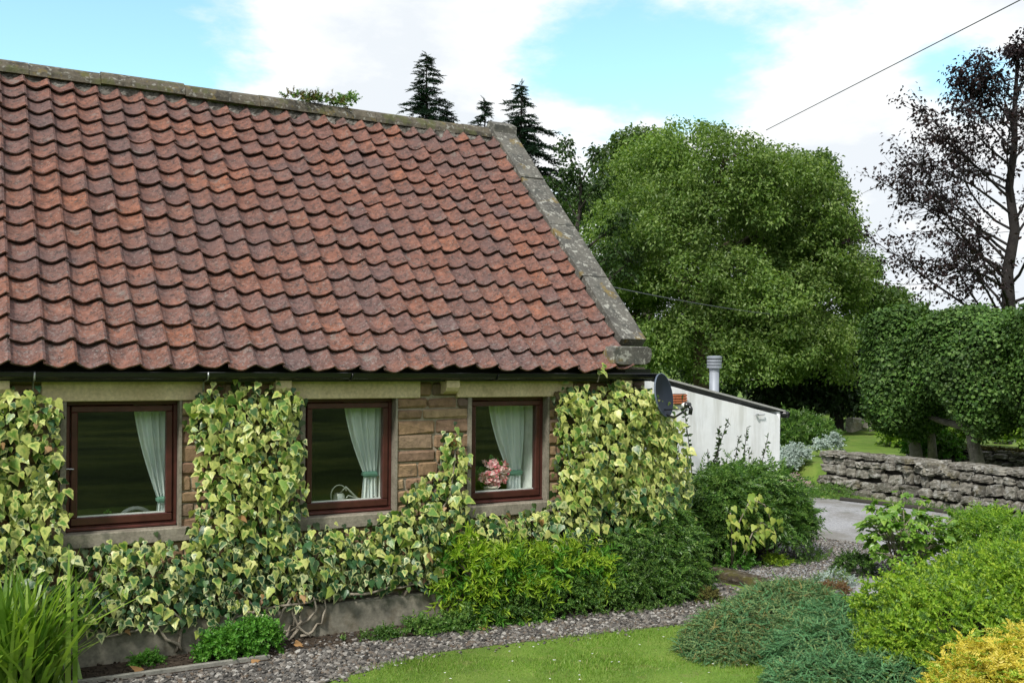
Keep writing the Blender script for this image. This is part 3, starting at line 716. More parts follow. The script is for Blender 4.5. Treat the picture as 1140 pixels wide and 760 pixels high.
# interior
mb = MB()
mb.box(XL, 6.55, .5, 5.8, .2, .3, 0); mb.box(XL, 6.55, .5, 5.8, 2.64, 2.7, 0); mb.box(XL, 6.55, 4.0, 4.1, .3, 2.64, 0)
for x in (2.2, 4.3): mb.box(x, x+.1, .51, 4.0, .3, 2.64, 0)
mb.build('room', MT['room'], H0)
for a, b in WIN:
    mb = MB(); mb.box(b-.06, b+.06, .165, .5, ZB-.05, ZT+.02, 0); mb.box(a-.06, a+.03, .165, .5, ZB-.05, ZT+.02, 0); mb.box(a+.03, b-.06, .165, .55, ZB+.0, ZB+.055, 0)
    mb.build('window_reveal', MT['plaster'], H0)
for k, (a, b) in enumerate(WIN):
    mb = MB(); w = .042
    for q in ((a, b, ZT-w, ZT), (a, b, ZB, ZB+w), (a, a+w, ZB+w, ZT-w), (b-w, b, ZB+w, ZT-w)): mb.box(q[0]+.001, q[1]-.001, .085, .16, q[2], q[3], 0, .006)
    mb.box(a+.01, b-.01, .06, .1, ZB+.001, ZB+.026, 0, .006)
    wf = mb.build('window', MT['frame'], H0)
    mb = MB(); a2, b2, z2, y2 = a+w+.004, b-w-.004, ZB+w+.006, ZT-w-.004; c = .056
    for q in ((a2, b2, y2-c, y2), (a2, b2, z2, z2+c+.014), (a2, a2+c, z2+c+.014, y2-c), (b2-c, b2, z2+c+.014, y2-c)): mb.box(q[0], q[1], .068, .15, q[2], q[3], 0, .008)
    mb.build('casement', MT['frame2'], wf)
    mb = MB(); mb.box(a2+c-.005, b2-c+.005, .105, .111, z2+c, y2-c+.005); mb.build('pane', MT['glass'], wf)
    mb = MB(); h = .012
    for q in ((a2+c, b2-c, z2+c+.014, z2+c+.014+h), ): mb.box(q[0]+.001, q[1]-.001, .112, .13, q[2], q[3])
    mb.build('bead', MT['whitepl'], wf)
    if k == 0:
        mb = MB(); mb.tube([(a-.02, .05, 1.70), (a+.03, .045, 1.70), (a+.07, .06, 1.695)], .006, 6); mb.build('stay', MT['galv'], wf)
# roof tiles
E0 = np.array((0, -.25, 2.548)); RD = np.array((0, 3.44, 3.287)); RLEN = np.linalg.norm(RD); RD = RD/RLEN; RN = np.array((0, -RD[2], RD[1]))
def roof_pt(x, d, n): return np.array((x, 0, 0))+E0+RD*d+RN*n
NS = 13; sprof = np.linspace(0, 1.06, NS)
def prof(s):
    return np.where(s < .42, .66*((.42-s)/.42)**1.7, np.minimum(((np.abs(s-.42))/.53), 1)**1.6-np.maximum(s-.97, 0)*2.0)*.070
TW = .2505; rows = 17; GA = RLEN/rows; ncol = 36; XT0 = 6.61-ncol*TW
mb = MB(); hp = prof(sprof)
lift = lambda x, d: .018*math.sin(x*1.3+1)+.012*math.sin(x*3.1+d*1.7)+.014*math.sin(d*2.2+x*.5)
for r in range(rows):
    for c in range(ncol):
        x0 = XT0+c*TW; jx = rng.normal()*.004; jd = rng.normal()*.009; jn = rng.normal()*.0035; rot = rng.normal()*.010; th = .017; jd -= abs(rng.normal())*.03*(rng.random() < .05)
        V = []
        dl = [r*GA-.01+jd, r*GA+GA*.45+jd, min(r*GA+GA*1.16, RLEN-.02)]
        lo = [.050, .029, .004]
        for s, (d, n0) in enumerate(zip(dl, lo)):
            for k in range(NS):
                xx = x0+sprof[k]*TW+jx+rot*(d-r*GA)
                # handmade lower edge: corners pulled up a little
                dd = d+(.006*math.sin(k*.9+c) if s == 0 else 0)
                V.append(roof_pt(xx, dd, n0+hp[k]+jn+lift(xx, d)))
        V = np.array(V); n = len(V)
        Vb = V-RN*th
        Fq = []
        for s in range(2):
            for k in range(NS-1):
                i = s*NS+k; Fq += [(i, i+1, i+NS+1, i+NS), (n+i, n+i+NS, n+i+NS+1, n+i+1)]
        for k in range(NS-1): Fq.append((k, n+k, n+k+1, k+1))
        for s in range(2):
            i = s*NS; Fq.append((i, i+NS, n+i+NS, n+i)); i += NS-1; Fq.append((i, n+i, n+i+NS, i+NS))
        mb.add(np.concatenate([V, Vb]), Fq)
roof = mb.build('roof', MT['tile'], H0, smooth=True)
me = roof.data
try:
    me.set_sharp_from_angle(angle=math.radians(40))
except Exception: pass
mb = MB()      # dark felt below the tiles, rear slope
mb.prism([(-.16, 2.58), (3.19, 5.79), (3.19, 5.70), (-.10, 2.50)], XL, 6.6); mb.prism([(3.19, 5.80), (6.5, 2.62), (6.42, 2.55), (3.19, 5.68)], XL, 6.6)
mb.build('roof_lining', MT['dark'], roof)
mb = MB(); x = XL
while x < 6.5:
    l = min(rng.uniform(.55, .95), 6.56-x); dz = rng.normal()*.006; e = x+l-.006
    w = .135
    mb.prism([(3.19-w, 5.845+dz), (3.19-w+.01, 5.90+dz), (3.19-.08, 5.975+dz), (3.19-.03, 6.005+dz), (3.19+.03, 6.005+dz), (3.19+.08, 5.975+dz), (3.19+w, 5.90+dz), (3.19+w, 5.845+dz)], x, e)
    x += l
ridge = mb.build('ridge', MT['ridge'], roof)
V = []; F = []; nm = int((6.6-XL)/.03); dm = 9          # torching mortar: the rolls of the top course poke out of it
for i_ in range(nm):
    x = XL+i_*.03; wob = .035*math.sin(x*4.1)+.02*math.sin(x*11.7)
    for k_ in range(dm):
        t_ = k_/(dm-1); V.append(roof_pt(x, RLEN-.235+wob+(.19-wob)*t_, -.01+.085*t_**.8+rng.normal()*.007+lift(x, RLEN)))
for i_ in range(nm-1):
    for k_ in range(dm-1): a_ = i_*dm+k_; F.append((a_, a_+dm, a_+dm+1, a_+1))
mb = MB(); mb.add(V, F); mb.build('mortar', MT['fillet'], roof)
# coping slabs on the gable, kneeler
mb = MB(); d = .42; cuts = [.42, 1.55, 2.6, 3.65, RLEN+.10]
for a, b in zip(cuts[:-1], cuts[1:]):
    q = [roof_pt(0, a+.006, .03), roof_pt(0, a+.006, .150+rng.normal()*.006), roof_pt(0, b-.006, .150+rng.normal()*.006), roof_pt(0, b-.006, .03)]
    n0 = mb.n; mb.prism([(p[1], p[2]) for p in q], 6.615+rng.normal()*.006, 6.975+rng.normal()*.006)
mb.prism([(3.1, 5.6), (3.1, 6.05), (3.26, 6.13), (3.5, 5.95), (3.5, 5.6)], 6.615, 6.985)
mb.build('coping', MT['coping'], H0)
mb = MB()
prof_k = [(6.43, 2.66), (6.43, 2.80), (6.47, 2.855), (6.93, 2.855), (6.985, 2.83), (6.995, 2.77), (6.97, 2.68), (6.90, 2.645), (6.55, 2.64)]
prof_k = [(x-.11, z) for x, z in prof_k]; n = len(prof_k); v = [(x, -.27, z) for x, z in prof_k]+[(x, .35, z) for x, z in prof_k]+[((x-6.60)*.93+6.60, -.30, (z-2.75)*.9+2.75) for x, z in prof_k]
f = [(i, n+i, n+(i+1) % n, (i+1) % n) for i in range(n)]+[(2*n+i, i, (i+1) % n, 2*n+(i+1) % n) for i in range(n)]+[tuple(range(2*n, 3*n)), tuple(range(n, 2*n))[::-1]]
mb.add(v, f); mb.build('kneeler', MT['coping'], H0)
# gutter and brackets
mb = MB(); pr_ = [(-.20+.062*math.cos(a), 2.545+.062*math.sin(a)) for a in np.linspace(math.pi, 2*math.pi, 11)]+[(-.20+.055*math.cos(a), 2.547+.053*math.sin(a)) for a in np.linspace(2*math.pi, math.pi, 11)]
mb.prism(pr_, XL, 6.97); mb.tube([(XL, -.262, 2.545), (6.97, -.262, 2.545)], .008, 6); mb.box(6.955, 6.975, -.262, -.138, 2.48, 2.548, 0, .004)
mb.box(XL, 6.98, -.125, -.10, 2.46, 2.60, 0); gut = mb.build('gutter', MT['black'], H0, smooth=False)
for x in (.535, 1.94, 3.3, 4.9):
    mb = MB(); mb.tube([(x, -.266, 2.55), (x, -.268, 2.51), (x, -.235, 2.478), (x, -.17, 2.475), (x, -.07, 2.455), (x, -.055, 2.40), (x, -.05, 2.37)] if x < 2 else [(x, -.266, 2.55), (x, -.268, 2.51), (x, -.235, 2.478), (x, -.12, 2.475)], .008, 5); mb.build('gutter_bracket', MT['galv' if x < 2 else 'black'], H0, smooth=True)

# ------------------------------------------------------------------ white outbuilding
OB = thing('white_outbuilding', 'whitewashed lean-to with a sloping roof joined to the gable of the cottage', 'outbuilding', (8.6, 1.2, 0))
mb = MB(); wz = lambda x: 2.715-.215*(x-7.0)
nxs = 26; V = []; F = []
xs2 = np.linspace(7.0, 10.33, nxs); zs2 = np.linspace(0, 1, 16)
for x in xs2:
    for tt in zs2: V.append((x-(.04*(1-tt) if x > 10.3 else 0), 1.2+.012*math.sin(x*5+tt*7)+.01*math.sin(x*11+tt*13)+rng.normal()*.002, tt*(wz(x)-.02)-.05))
for i in range(nxs-1):
    for j in range(15): F.append((i*16+j, (i+1)*16+j, (i+1)*16+j+1, i*16+j+1))
mb.add(V, F)
mb.box(7.0, 10.32, 1.26, 5.0, -.05, 1.95); mb.box(10.28, 10.34, 1.215, 5.0, -.05, 1.99)
ob = mb.build('wall', MT['white'], OB, smooth=True)
mb = MB(); 
V = []
q = lambda x, y, dz: (x, y, wz(x)+dz)
for y0, y1, d0, d1, x1 in ((1.185, 5.05, .0, .026, 10.42), ):
    V = [q(7.0, y0, d0), q(7.0, y1, d0), q(x1, y1, d0), q(x1, y0, d0), q(7.0, y0, d1), q(7.0, y1, d1), q(x1, y1, d1), q(x1, y0, d1)]
    mb.add(V, [(0, 1, 2, 3), (4, 7, 6, 5), (0, 3, 7, 4), (1, 5, 6, 2), (2, 6, 7, 3), (0, 4, 5, 1)])
mb.build('roof', MT['lead'], OB)
mb = MB(); mb.tube([(10.42, 1.15, 1.945), (10.42, 5.0, 1.93)], .05, 10); mb.build('gutter', MT['black'], OB, smooth=True)
fl = MB(); fl.lathe([(.09, 0), (.072, .03), (.072, .50), (.0, .50)], (9.95, 2.2, 2.10), seg=20); flue = fl.build('flue', MT['steel'], OB, smooth=True)
fl = MB()
for k in range(3): fl.lathe([(.085, 0), (.112, .004), (.112, .034), (.085, .042)], (9.95, 2.2, 2.60+k*.046), seg=24)
fl.lathe([(.0, .03), (.112, .01), (.115, .042), (.08, .052), (0, .054)], (9.95, 2.2, 2.735), seg=24); fl.lathe([(.075, 0), (.075, .2)], (9.95, 2.2, 2.55), seg=20); fl.build('cowl', MT['steel'], flue, smooth=False)
mb = MB()
for k in range(4): mb.box(8.33, 8.56, 1.13, 1.24, 2.125+k*.034, 2.15+k*.034, 0, .004)
mb.box(8.34, 8.55, 1.15, 1.24, 2.12, 2.26, 1); mb.build('vent', [MT['terracotta'], MT['dark']], OB)
mb = MB(); mb.tube([(9.86, 1.22, 1.95), (9.86, 1.165, 1.95), (9.98, 1.16, 1.955), (10.0, 1.175, 1.955)], .010, 6); mb.box(9.84, 9.87, 1.15, 1.18, 1.935, 1.965); mb.build('wall_hook', MT['galv'], OB)

# ------------------------------------------------------------------ satellite dish
SD = thing('satellite_dish', 'dark blue oval satellite dish fixed at the ivy-clad corner under the gutter', 'satellite dish', (6.98, -.1, 2.2))
ax = Vector((.44, -.87, .17)).normalized(); dc = Vector((6.94, -.36, 2.30))
u = Vector((0, 0, 1)).cross(ax).normalized(); w = ax.cross(u)
def dishsurf(r0, off, flip, mb, m):
    V = []; F = []; ns = 32; nr_ = 7
    for i in range(nr_+1):
        r = r0*i/nr_
        for k in range(ns):
            a = 2*math.pi*k/ns; V.append(dc+u*(r*.92*math.cos(a))+w*(r*1.04*math.sin(a))+ax*(off+.9*r*r))
    for i in range(nr_):
        for k in range(ns):
            qd = (i*ns+k, i*ns+(k+1) % ns, (i+1)*ns+(k+1) % ns, (i+1)*ns+k); F.append(qd if flip else qd[::-1])
    mb.add(V, F, m)
mb = MB(); dishsurf(.235, .006, True, mb, 0); dishsurf(.239, -.006, False, mb, 1)
V = []; F = []; ns = 32
for rr, off in ((.235, .006), (.242, .006), (.242, -.012), (.238, -.012)):
    for k in range(ns):
        a = 2*math.pi*k/ns; V.append(dc+u*(rr*.92*math.cos(a))+w*(rr*1.04*math.sin(a))+ax*(off+.9*.235*.235))
for i in range(3):
    for k in range(ns): F.append((i*ns+k, (i+1)*ns+k, (i+1)*ns+(k+1) % ns, i*ns+(k+1) % ns))
mb.add(V, F, 1); mb.build('reflector', [MT['dish'], MT['dishrim']], SD, smooth=True)
lb = dc+ax*.30-w*.15; low = dc-w*.22+ax*.03
mb = MB(); mb.tube([low, low+ax*.10-w*.05, lb-ax*.06-w*.075, lb-w*.05], .013, 7); mb.tube([dc-w*.16-ax*.01, dc-w*.18+ax*.16, lb-w*.03], .008, 6); mb.build('arm', MT['black'], SD, smooth=True)
mb = MB(); mb.lathe([(0, -.05), (.030, -.05), (.034, .0), (.034, .012), (0, .012)], lb, tuple(-ax+w*.2), 14, 0); mb.lathe([(.0, -.012), (.030, -.012), (.033, .0), (.020, .03), (0, .035)], lb-ax*.02, tuple(-ax+w*.2), 14, 1); mb.tube([lb+ax*.03, lb+ax*.05-w*.05, lb+ax*.03-w*.11], .024, 8, 0); mb.build('receiver', [MT['black'], MT['whitepl']], SD, smooth=True)
mb = MB(); mb.tube([dc-ax*.01, dc-ax*.10, Vector((6.85, -.02, 2.22))], .02, 8); mb.box(6.80, 6.90, -.04, -.01, 2.14, 2.30); mb.build('mount', MT['black'], SD)

# ------------------------------------------------------------------ behind the windows
def curtain(label, xt0, xt1, xb0, xb1, ztie, zbot, y=.27, ztop=2.30):
    T = thing('curtain', label, 'curtain', ((xt0+xt1)/2, y, ztop), 'curtains behind the windows')
    nu, nv = 60, 26; V = []; F = []
    for j in range(nv+1):
        t = j/nv; z = ztop+(zbot-ztop)*t; tt = (ztop-z)/(ztop-ztie)
        if tt <= 1: k = tt**1.4; a = xt0+(xb0-xt0)*k; b = xt1+(xb1-xt1)*k
        else: k = min((tt-1)*1.2, .5); a = xb0-.05*k; b = xb1+.04*k
        am = .035*(1-.45*min(tt, 1))
        for i in range(nu+1):
            s = i/nu; V.append((a+(b-a)*s, y+am*math.sin(s*math.pi*9+.6*math.sin(t*4))+.01*math.sin(s*40+t*5), z))
    for j in range(nv):
        for i in range(nu): q = j*(nu+1)+i; F.append((q, q+nu+1, q+nu+2, q+1))
    mb = MB(); mb.add(V, F); mb.build('cloth', MT['curtain'], T, smooth=True)
    mb = MB(); mb.box(xb0-.012, xb1+.012, y-.045, y+.045, ztie-.03, ztie+.03, 0, .02); mb.build('tieback', MT['tie'], T)
curtain('pale mint curtain tied back at the right of the first window, above the chair back', 1.38, 1.74, 1.60, 1.70, 1.36, ZB+.06)
curtain('pale mint curtain tied back in the second window, above the watering can', 3.40, 3.79, 3.62, 3.76, 1.50, ZB+.06)
curtain('pale blue-white curtain gathered in the third window beside the pink begonia', 5.12, 5.58, 5.38, 5.55, 1.42, ZB+.06, .38)
ZS = ZB+.056
T = thing('watering_can', 'small metal watering can with a long spout on the sill of the second window', 'watering can', (3.36, .27, ZS))
mb = MB(); mb.lathe([(0, 0), (.062, 0), (.066, .02), (.058, .10), (.045, .115), (.044, .12)], (3.36, .27, ZS), seg=20); mb.build('body', MT['can'], T, smooth=True)
mb = MB(); mb.tube([(3.41, .27, ZS+.03), (3.46, .27, ZS+.09), (3.40, .27, ZS+.20)][:2]+[(3.58, .265, ZS+.05)], .008, 6); mb.tube([(3.36, .27, ZS+.10), (3.43, .27, ZS+.18), (3.58, .26, ZS+.03)], .010, 7); mb.build('spout', MT['can'], T, smooth=True)
mb = MB(); mb.tube([(3.36+.085*math.cos(a), .27, ZS+.10+.10*math.sin(a)) for a in np.linspace(.4, 3.6, 12)], .008, 6); mb.build('handle', MT['can'], T, smooth=True)
T = thing('trinket', 'tiny pale ornament on the right end of the second window sill', 'ornament', (3.73, .26, ZS))
mb = MB(); mb.lathe([(0, 0), (.03, 0), (.036, .02), (.025, .045), (0, .05)], (3.73, .26, ZS), seg=12); mb.tube([(3.73+.022*math.cos(a), .255, ZS+.055+.02*math.sin(a)) for a in np.linspace(0, 6.28, 12)], .006, 5); mb.build('body', MT['whitepl'], T, smooth=True)
T = thing('begonia_pot', 'pink begonia in a white pot on the sill of the third window', 'potted plant', (5.10, .29, ZS))
mb = MB(); mb.lathe([(0, 0), (.065, 0), (.08, .08), (.088, .085), (.088, .105), (.075, .105), (.07, .09), (0, .09)], (5.10, .25, ZS), seg=22); mb.build('pot', MT['pot'], T, smooth=True)
lv = Leaves(); cc = np.array((5.11, .25, ZS+.24)); P = cc+rdir(170)*np.array((.19, .07, .15))*(rng.random((170, 1))**.4)+np.array((0, .05, -.01)); lv.put(BROAD, P, frames(rdir(170)+np.array((0, -.6, .5)), rdir(170)), rng.uniform(.05, .08, 170)); lv.build('foliage', MT['geran'], T)
lv = Leaves(); n_ = 62; a_ = rng.random(n_)*6.283; r_ = rng.random(n_)**.5
ctr = cc+np.column_stack([np.cos(a_)*r_*.185, -.085+.05*r_**2+rng.normal(size=n_)*.015, np.sin(a_)*r_*.155+.02])
for c in ctr:
    k = 14; d = rdir(k); d[:, 1] -= .6; lv.put(BROAD, np.tile(c, (k, 1))+rng.normal(size=(k, 3))*.008, frames(unit(d), rdir(k)), rng.uniform(.026, .044, k))
lv.build('blossom', MT['begonia'], T)
T = thing('chair', 'curved pale chair back showing above the sill of the first window', 'chair', (1.48, .75, .3))
mb = MB(); mb.tube([(1.48+.17*math.cos(a), .75, 1.055+.17*math.sin(a)) for a in np.linspace(0, math.pi, 14)], .02, 7); mb.build('backrest', MT['whitepl'], T, smooth=True)
mb = MB()
for k in range(4): mb.tube([(1.39+k*.06, .76, .75), (1.39+k*.06, .76, 1.18)], .010, 6)
mb.build('spindle', MT['whitepl'], T)
mb = MB(); mb.box(1.28, 1.68, .74, 1.14, .72, .76, 0, .015); mb.build('seat', MT['whitepl'], T)
for dx in (.02, .36):
    for dy in (.02, .36):
        mb = MB(); mb.tube([(1.29+dx, .75+dy, .3), (1.29+dx, .75+dy, .73)], .018, 7); mb.build('leg', MT['whitepl'], T)
T = thing('cactus_pot', 'tiny cactus in a white pot on the sill of the first window', 'potted plant', (1.17, .28, ZS))
mb = MB(); mb.lathe([(0, 0), (.02, 0), (.026, .035), (.02, .035), (0, .03)], (1.17, .28, ZS), seg=12); mb.build('pot', MT['whitepl'], T, smooth=True)
lv = Leaves(); P = np.array((1.17, .28, ZS+.055))+rdir(40)*.022; lv.put(LEAF, P, frames(rdir(40), rdir(40)), .03); lv.build('foliage', MT['geran'], T)
T = thing('trinket_box', 'small black and white box on the sill of the first window', 'box', (1.28, .27, ZS))
mb = MB(); mb.box(1.22, 1.35, .25, .30, ZS, ZS+.03, 0, .004); mb.build('base', MT['whitepl'], T)
mb = MB(); mb.box(1.225, 1.345, .248, .30, ZS+.031, ZS+.05, 0, .004); mb.build('lid', MT['black'], T)

# ------------------------------------------------------------------ ivy
def ivy(label, polys, dens, stems, dk=.5, bulge=.22, wrap=None):
    T = thing('ivy', label, 'ivy', (stems[0][0][0], -.15, 0), 'variegated ivies on the cottage front'); lv = Leaves()
    mb = MB(); allP = []
    for poly in polys:
        lo, hi = np.min(poly, 0), np.max(poly, 0); area = (hi[0]-lo[0])*(hi[1]-lo[1])
        for layer, (dn, y0, y1, s0, s1) in enumerate(((dens*2.4, -.05, -.14, .05, .10), (dens*3.6, -.10, -.24, .045, .095), (dens*3.1, -.16, -.24-bulge*.5, .045, .118))):
            P2 = scatter(poly, int(area*dn)); n = len(P2)
            lump = .5+.5*np.sin(P2[:, 0]*5.1+1.7)*np.sin(P2[:, 1]*4.3+.6)
            # thinner towards the outline of the plant
            inner = np.zeros(n)
            for k in range(8):
                a = k*math.pi/4; inner += inpoly(P2+np.array((math.cos(a), math.sin(a)))*.13, poly)
            thick = .35+.65*inner/8
            if layer == 2: keep = rng.random(n) < (thick*1.0-.15); P2 = P2[keep]; lump = lump[keep]; thick = thick[keep]; n = len(P2)
            y = y0+(y1-y0)*rng.random(n)*(.6+.6*lump)*thick
            P = np.column_stack([P2[:, 0]+rng.normal(size=n)*.03, y, P2[:, 1]+rng.normal(size=n)*.03])
            if wrap is not None:
                over = np.maximum(P[:, 0]-wrap, 0); P[:, 1] += over*.25
            an = rng.normal(size=n)*.48
            tip = np.column_stack([np.sin(an), -.25+rng.normal(size=n)*.25, -np.cos(an)])
            nr = np.column_stack([rng.normal(size=n)*.5-.05, -np.ones(n), .40+rng.normal(size=n)*.42])
            sc = (s0+(s1-s0)*rng.random(n)**1.3)*(1+.3*(rng.random(n) < .06)); Fm = frames(nr, tip)
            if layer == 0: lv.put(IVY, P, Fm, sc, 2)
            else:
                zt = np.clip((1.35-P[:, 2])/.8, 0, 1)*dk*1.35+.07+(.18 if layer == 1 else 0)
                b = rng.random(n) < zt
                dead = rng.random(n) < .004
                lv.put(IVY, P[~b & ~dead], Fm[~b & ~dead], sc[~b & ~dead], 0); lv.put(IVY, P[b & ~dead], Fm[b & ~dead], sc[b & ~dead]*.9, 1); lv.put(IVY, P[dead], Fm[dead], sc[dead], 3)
    lv.build('foliage', [MT['ivya'], MT['ivyb'], MT['ivyd'], MT['deadleaf']], T, edge=True)
    for st in stems:
        pts = []
        for a, b in zip(st[:-1], st[1:]):
            for k in range(4):
                t = k/4; pts.append(Vector((a[0]+(b[0]-a[0])*t, -.16-.02*rng.random(), a[1]+(b[1]-a[1])*t))+Vector(rng.normal(size=3)*.012))
        pts.append(Vector((st[-1][0], -.14, st[-1][1])))
        mb.tube(pts, list(np.linspace(.016, .007, len(pts))), 6)
    mb.build('stem', MT['stem'], T, smooth=True)
    return T
ivy('variegated ivy covering the wall at the left of the first window', [[(-2.6, .15), (.55, .35), (.70, .95), (.74, 1.1), (.77, 1.55), (.72, 2.0), (.74, 2.25), (.55, 2.42), (.2, 2.38), (-2.6, 2.42)], [(.5, .36), (1.85, .26), (1.9, .98), (1.55, 1.05), (.9, 1.02), (.55, 1.15)]], 120,
    [[(.3, 0), (.35, .5), (.2, 1.2)], [(-.5, 0), (-.4, .9)], [(1.75, .05), (1.5, .32), (1.2, .25), (.9, .35)], [(1.7, .03), (1.75, .3), (1.5, .6)]])
ivy('tall column of variegated ivy between the first and second windows', [[(1.88, .22), (2.6, .30), (2.95, .35), (2.95, .95), (2.82, 1.05), (2.86, 1.5), (2.82, 2.0), (2.86, 2.3), (2.72, 2.40), (2.35, 2.45), (2.1, 2.40), (1.87, 2.36), (1.80, 2.1), (1.90, 1.8), (1.92, 1.4), (1.80, 1.05), (1.78, .6)]], 125,
    [[(2.62, .02), (2.5, .25), (2.2, .6)], [(2.7, .02), (2.85, .18), (2.82, .36), (2.6, .7)], [(2.66, .02), (2.62, .2), (2.7, .38), (3.0, .8)], [(2.75, .03), (2.98, .25), (2.95, .45)], [(2.5, .06), (2.75, .10), (2.95, .22)], [(2.3, .33), (2.6, .36), (2.9, .35), (3.2, .36)], [(2.85, .02), (3.05, .15), (3.1, .4)], [(2.62, .03), (2.78, .16), (2.74, .38)], [(2.95, .02), (2.8, .16), (2.86, .40)], [(2.55, .02), (2.56, .2), (2.48, .4)]])
ivy('low variegated ivy under the second window with a shoot climbing to the third window', [[(2.85, .38), (3.5, .42), (4.3, .38), (4.62, .6), (4.66, 1.1), (4.55, 1.35), (4.62, 1.6), (4.56, 1.9), (4.46, 2.0), (4.32, 1.85), (4.34, 1.6), (4.18, 1.5), (4.0, 1.42), (3.85, 1.28), (3.9, 1.16), (3.4, 1.03), (2.9, 1.08)], [(4.5, .5), (5.75, .55), (5.75, 1.05), (5.2, 1.06), (4.7, 1.06)]], 120,
    [[(3.9, .3), (4.1, .8), (4.4, 1.3), (4.46, 1.8)], [(3.2, .36), (3.7, .40), (4.3, .42)], [(4.9, .1), (4.9, .7)]])
ivy('bushy variegated ivy smothering the corner of the cottage below the dish', [[(5.62, .45), (6.6, .3), (7.35, .3), (7.55, .8), (7.55, 1.3), (7.42, 1.75), (7.30, 2.1), (7.05, 2.28), (6.85, 2.40), (6.5, 2.46), (6.2, 2.38), (5.9, 2.40), (5.72, 2.30), (5.70, 1.9), (5.76, 1.6), (5.68, 1.2), (5.60, .9)], [(6.7, .5), (7.5, .5), (7.6, 1.2), (7.4, 1.8), (7.1, 2.15), (6.7, 2.3)]], 140,
    [[(6.2, 0), (6.3, .8), (6.2, 1.6)], [(6.9, 0), (6.95, 1.0), (6.7, 1.8)], [(5.9, 0), (5.9, .8)]], bulge=.5, wrap=7.0)
T = thing('ivy', 'small yellow ivy shoot poking over the gutter beside the kneeler', 'ivy', (6.2, -.25, 2.55)); lv = Leaves()
P = np.array([(6.18, -.28, 2.60), (6.22, -.29, 2.57), (6.14, -.28, 2.57), (6.2, -.28, 2.64)]); lv.put(IVY, P, frames(np.tile((0, -1, .5), (4, 1))+rdir(4)*.4, rdir(4)*.7+np.array((.3, 0, -.4))), .085); lv.build('foliage', [MT['ivya']], T, edge=True)
mb = MB(); mb.tube([(6.15, -.26, 2.45), (6.17, -.275, 2.55), (6.2, -.275, 2.62)], .005, 5); mb.build('stem', MT['stem'], T)

# ------------------------------------------------------------------ plants along the cottage
T = thing('strap_leaved_plant', 'big clump of arching strap-like green leaves under the ivy at the left edge', 'plant', (.45, -.55, 0))
mb = MB()
for k in range(470):
    b0 = np.array((.30+rng.normal()*.19, -.58+rng.normal()*.13, 0)); a = rng.random()*6.28; ln = rng.uniform(.65, 1.35); el = rng.uniform(1.0, 1.53)
    d = np.array((math.cos(a)*math.cos(el), math.sin(a)*math.cos(el), math.sin(el))); wv = np.array((-math.sin(a), math.cos(a), 0)); wd = rng.uniform(.014, .026)
    V = []; n = 7
    for i in range(n+1):
        t = i/n; p = b0+d*ln*t+np.array((math.cos(a)*.35, math.sin(a)*.35, -.55))*ln*t*t*rng.uniform(.55, .75)*(.4+.9*(1.5-el))
        p[2] = max(p[2], .01); wq = wd*(1-t**2.5)+.001; V += [p-wv*wq, p+wv*wq]
    mb.add(V, [(2*i, 2*i+1, 2*i+3, 2*i+2) for i in range(n)])
mb.build('foliage', MT['strap'], T)
SP_S = [sprig(16, 1, 1.0, seed=s, lsz=.30) for s in (1, 2, 3)]
SP_W = [sprig(18, 1, .7, seed=s, lsz=.26, flat=True, droop=.25, up_=.5) for s in (4, 5, 6)]
SP_J = [sprig(26, 1, .45, seed=s, lsz=.20, flat=True, droop=.22, up_=.9) for s in (7, 8, 9)]
SP_L = [sprig(9, 1, .8, seed=s, lsz=.45, leaf=BROAD) for s in (10, 11, 12)]
SP_X = [sprig(19, 1, .46, seed=s, lsz=.38, up_=.45, droop=.15) for s in (23, 24, 25)]
SP_K = [sprig(34, 1, 1.1, seed=s, lsz=.125, flat=True, droop=.35, up_=.75) for s in (33, 34, 35)]
SP_E = [sprig(22, 1, .55, seed=s, lsz=.30, up_=.35) for s in (13, 14, 15)]
shrub('leafy_plant', 'small fresh green cushion plant at the foot of the ivy column', 'plant', [((2.16, -.42, .10), (.22, .16, .17)), ((2.36, -.40, .12), (.2, .15, .17)), ((1.98, -.42, .07), (.13, .12, .12))], 700, SP_L, .09, [MT['geran']], (2.2, -.4, 0), stems=False)
shrub('lime_shrub', 'lime green spreading shrub with drooping leafy shoots under the third window', 'shrub', [((4.55, -.30, 0.50), (.26, .18, .40)), ((5.0, -.34, 0.50), (.38, .22, .26)), ((5.45, -.36, 0.48), (.42, .22, .24)), ((5.9, -.34, 0.43), (.36, .2, .26)), ((4.70, -.38, 0.18), (.2, .14, .28)), ((5.3, -.44, 0.22), (.1, .1, .26)), ((6.02, -.42, 0.26), (.1, .1, .3)), ((4.95, -.42, 0.24), (.1, .1, .24))], 520, SP_X, .26, [MT['euph'], MT['euph'], MT['euph'], MT['geran']], (5.2, -.35, 0), inner=.55, lower=-.6, upw=.15, jit=.45)
shrub('ground_cover_plant', 'low feathery dark green foliage under the lime shrub', 'plant', [((4.9, -.45, .12), (.5, .22, .22)), ((5.6, -.5, .14), (.6, .22, .26)), ((6.1, -.45, .16), (.5, .25, .26))], 1500, SP_S, .11, [MT['coton'], MT['coton2']], (5.4, -.4, 0), stems=False)
shrub('cotoneaster', 'dark green fine-leaved shrub sprawling at the foot of the corner ivy', 'shrub', [((6.75, -.32, .45), (.5, .38, .48)), ((7.15, -.20, .55), (.42, .38, .5)), ((6.45, -.40, .25), (.4, .3, .35)), ((7.2, -.30, .22), (.4, .36, .34)), ((6.85, -.48, .2), (.4, .3, .28)), ((7.35, 0, .6), (.3, .3, .5))], 3600, SP_W, .17, [MT['coton'], MT['coton2']], (6.9, -.2, 0), inner=.5, lower=-.5, upw=.2)
